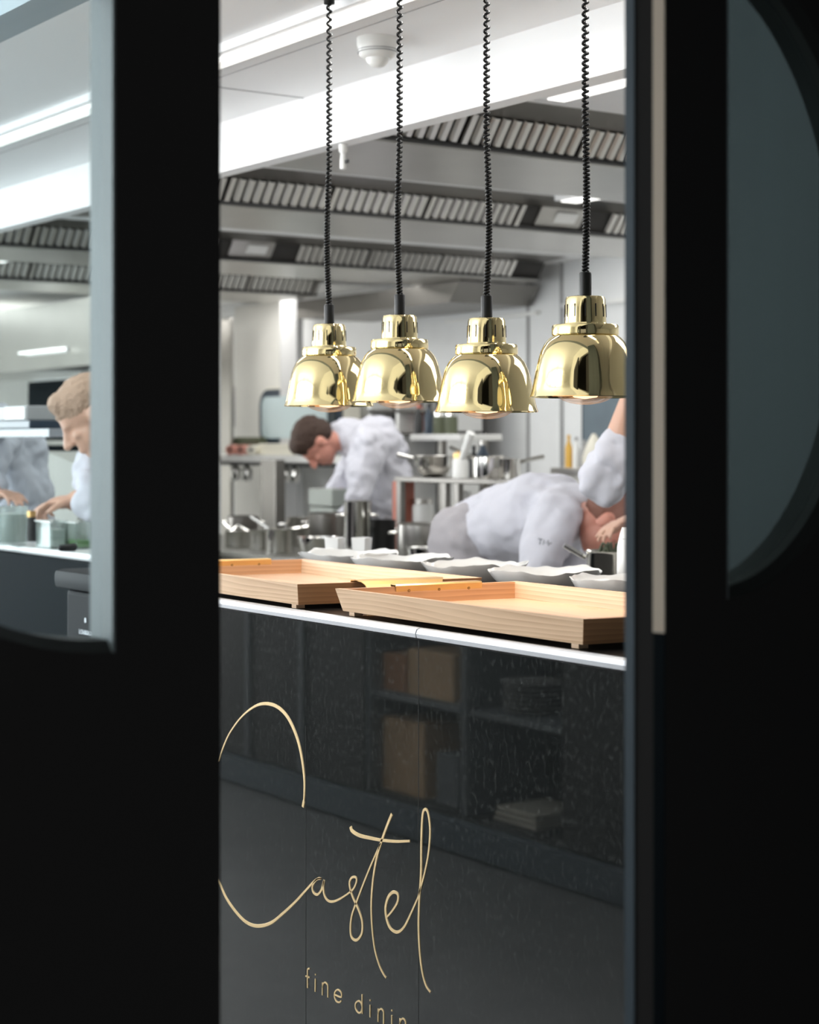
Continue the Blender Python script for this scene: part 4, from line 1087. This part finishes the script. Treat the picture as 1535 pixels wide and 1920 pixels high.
# ------------------------------------------------------------------ left-window items
# shelf with printer
ls = thing('hanging_shelf', 'steel shelf behind the left door glass carrying a small printer', 'shelf', P(40, 812, 6.6))
a = PV(-190, 820, .68); a.z = PV(40, 820, .68).z; b = PV(92, 802, .68)
MB().box((a.x, .68, a.z), (b.x, .86, a.z + .03), .003).build('board', 'shelf_grey', ls)
MB().box((a.x + .02, .80, a.z + .03), (a.x + .05, .83, 2.45)).build('hanger', 'steel', ls)
zz0 = a.z + .03
a = PV(-40, 790, .70); b = PV(50, 760, .70)
pr_ = thing('ticket_printer', 'small grey ticket printer on the steel shelf at far left', 'printer', ((a.x + b.x) / 2, .76, zz0))
MB().box((a.x, .69, zz0), (b.x + .05, .84, zz0 + .03), .006).build('base', 'navy', pr_)
MB().box((a.x, .70, zz0 + .031), (b.x, .83, b.z), .006).build('body', 'grey_plastic', pr_)
q_ = PV(12, 0, .70); MB().box((q_.x, .694, zz0 + .036), (b.x - .01, .701, b.z - .006)).build('display', 'white_plastic', pr_)
# dark oven stack behind
dk = thing('wall_oven', 'dark glass oven in the far wall left of the blond chef', 'oven', PV(90, 900, 2.9))
a = PV(52, 840, 2.9); b = PV(215, 705, 2.9)
MB().box((a.x, 2.9, 0), (b.x, 3.4, b.z), .01).build('casing', 'dark_trim', dk)
MB().box((a.x + .05, 2.88, a.z + .1), (b.x - .05, 2.9, b.z - .06), .004).build('door', 'dark_trim', dk)
MB().box((a.x + .05, 2.86, a.z + .02), (b.x - .3, 2.885, a.z + .05), .004).build('handle', 'steel', dk)
a = PV(52, 700, 3.0); b = PV(215, 620, 3.0)
tag(MB().box((a.x - 2, 2.8, a.z), (b.x + .2, 3.5, 2.33)).build('hood_box', 'steel'), 'pale steel hood box above the dark oven behind the left glass', 'ventilation hood')
a = PV(28, 664, 2.70); b = PV(98, 653, 2.70)
t = thing('strip_light', 'short lit strip light on the hood front behind the left door glass', 'ceiling light', (a.x, 2.72, a.z))
MB().box((a.x, 2.72, a.z), (b.x, 2.79, b.z), .004).build('diffuser', 'emit_panel', t); MB().box((a.x - .02, 2.785, a.z - .01), (b.x + .02, 2.806, b.z + .01)).build('frame', 'white_paint', t)
a = PV(85, 925, 1.5); b = PV(146, 868, 1.5)
tag(MB().hexa([(a.x, 1.5, 0), (b.x, 1.5, 0), (b.x, 1.8, 0), (a.x, 1.8, 0), (a.x, 1.5, b.z + .05), (b.x, 1.5, b.z - .01), (b.x, 1.8, b.z - .01), (a.x, 1.8, b.z + .05)]).build('storage_bin', 'bin_grey'), 'cream bin with sloping top behind the blond chef\'s hands', 'bin')
# white box hood near top
a = PV(-150, 560, 1.6); b = PV(168, 500, 1.6)
# containers on the white top
def container(px0, px1, Y, h, label, fill, fillm):
    a = P(px0, CY, Y); b = P(px1, CY, Y); z = 1.1225
    w_ = (b - a).length; c = (a + b) / 2
    t = thing('food_container', label, 'container', (c.x, c.y, z), 'clear containers on the white top')
    x0, x1, y0, y1 = c.x - .055, c.x + .055, c.y - w_ / 2 * .8, c.y + w_ / 2 * .8
    MB().box((x0, y0, z), (x1, y1, z + .004)).build('base', 'clear', t)
    for bx_ in (((x0, y0), (x1, y0 + .003)), ((x0, y1 - .003), (x1, y1)), ((x0, y0), (x0 + .003, y1)), ((x1 - .003, y0), (x1, y1))):
        MB().box((bx_[0][0], bx_[0][1], z), (bx_[1][0], bx_[1][1], z + h)).build('side', 'clear', t)
    MB().box((x0 - .004, y0 - .004, z + h - .004), (x1 + .004, y0 + .006, z + h)).build('rim', 'white_plastic', t)
    MB().box((x0 - .004, y0, z + h - .004), (x0 + .004, y1, z + h)).build('rim', 'white_plastic', t)
    MB().box((x0 + .006, y0 + .006, z + .004), (x1 - .006, y1 - .006, z + fill), .004).build('filling', fillm, t)
container(75, 120, 5.62, .085, 'clear plastic box with white filling next to the hands', .06, 'white_plastic')
container(122, 170, 5.60, .083, 'clear plastic box with green herbs beneath the blond chef\'s forearm', .025, 'green_food')
c = P(22, CY, 5.75); z = 1.1225
t = thing('glass_jar', 'wide clear jar of white cloths at the far left edge', 'jar', (c.x, c.y, z))
MB().lathe([(.001, z), (.045, z), (.048, z + .01), (.050, z + .12), (.052, z + .125), (.047, z + .12), (.045, z + .012), (.001, z + .008)], (c.x, c.y, 0), 28).build('body', 'clear', t, SM)
MB().lathe([(.001, z + .01), (.042, z + .01), (.043, z + .10), (.001, z + .105)], (c.x, c.y, 0), 20).build('filling', 'white_plastic', t, SM)
c = P(58, CY, 6.0)
stand(58, c.y, 1.1225, 10, .10, 'iron', 'brass_satin', 'small dark jar with amber top between the two clear containers', 'jar', 'jar', jar=True)
c = P(115, CY, 5.45)
tag(MB().cap((c.x, c.y, 1.132), Vector((c.x, c.y, 1.134)) + camdir(.035, .01), .010, .012).build('black_knob', 'black_plastic', None, 4), 'black oval lid knob lying in front of the clear boxes', 'knob')

# ------------------------------------------------------------------ dining-side cabinet (seen mirrored in the stone front)
def RV(px, py, w_):   # mirrored: point seen at (px,py) in the panel, real v = -w_
    p_ = PV(px, py, w_); return Vector((p_.x, -w_, p_.z))
cb = thing('low_shelf_unit', 'dark open shelf unit standing across from the pass, seen mirrored in the stone', 'shelf', (-2.4, -2.2, 0))
W0 = 1.95
xa, xb, xc, xd = RV(300, 1300, W0).x, RV(690, 1300, W0).x, RV(868, 1300, W0).x, RV(1062, 1300, W0).x
MB().box((-6, -2.35, .12), (xd + .05, -2.30, .95)).build('back_panel', 'cab_dark', cb)
MB().box((-6, -2.35, .93), (2.0, -1.93, .97)).build('top', 'cab_grey', cb)
MB().box((-6, -2.35, .09), (2.0, -1.95, .135)).build('bottom_board', 'cab_dark', cb)
MB().box((-6, -2.30, .012), (2.0, -1.90, .115)).build('plinth', 'plinth_blue', cb)
MB().box((-6, -2.30, .0), (2.0, -1.92, .012)).build('foot_rail', 'slot', cb)
MB().box((-6, -1.955, .13), (xb, -1.93, .93)).build('door', 'cab_dark', cb)
MB().box((xd, -1.955, .13), (2.0, -1.93, .93)).build('door', 'cab_dark', cb)
for x in (xb, xc, xd): MB().box((x, -2.3, .13), (x + .03, -1.94, .93)).build('divider', 'cab_grey', cb)
zsf = RV(780, 1310, W0).z
MB().box((xb, -2.3, zsf - .02), (xd, -1.95, zsf)).build('shelf_board', 'cab_grey', cb)
for px in (470, 570): 
    x = RV(px, 1300, W0).x; MB().box((x, -1.93, .13), (x + .035, -1.92, .93)).build('door_frame', 'cab_grey', cb)
def rbox(px0, px1, zb_, py0, dep, mname, name, label, cat):
    a = RV(px0, 1300, 2.0); b = RV(px1, 1300, 2.0); z1 = RV((px0 + px1) / 2, py0, 2.0).z
    return tag(MB().box((a.x, -2.0 - dep, zb_), (b.x, -2.0, z1), .003).build(name, mname), label, cat)
rbox(705, 760, zsf, 1225, .2, 'cab_wood', 'wooden_box', 'brown wooden box mirrored at the left of the upper shelf', 'box')
rbox(765, 850, zsf, 1222, .2, 'cardboard', 'paper_box', 'pale brown box beside the brown wooden one on the upper mirrored shelf', 'box')
rbox(712, 795, .131, 1350, .25, 'cardboard', 'cardboard_box', 'square cardboard box on the bottom board of the mirrored shelf unit', 'box')
rbox(818, 858, .131, 1415, .15, 'cab_grey', 'grey_tub', 'small grey tub right of the square cardboard box', 'tub')
x0 = RV(985, 1300, 2.05).x
for i in range(7):
    tag(MB().lathe([(.001, zsf + .016 * i), (.05, zsf + .016 * i), (.11, zsf + .016 * i + .013), (.111, zsf + .016 * i + .0145), (.001, zsf + .016 * i + .006)], (x0, -2.09, 0), 28).build('stacked_plate', 'porcelain', None, SM),
        f'white plate in the mirrored stack, {["bottom of seven","second from the bottom","third from the bottom","middle one","third from the top","second from the top","topmost"][i]}', 'plate', 'stack of plates on the mirrored shelf')
for i in range(3):
    tag(MB().box((x0 - .12 + .01 * i, -2.22, .131 + i * .02), (x0 + .12, -2.0, .131 + i * .02 + .015), .003).build('paper_stack', 'cream'), ('lowest', 'middle', 'topmost')[i] + ' of the cream booklets on the bottom mirrored shelf', 'booklet', 'booklets on the mirrored shelf')
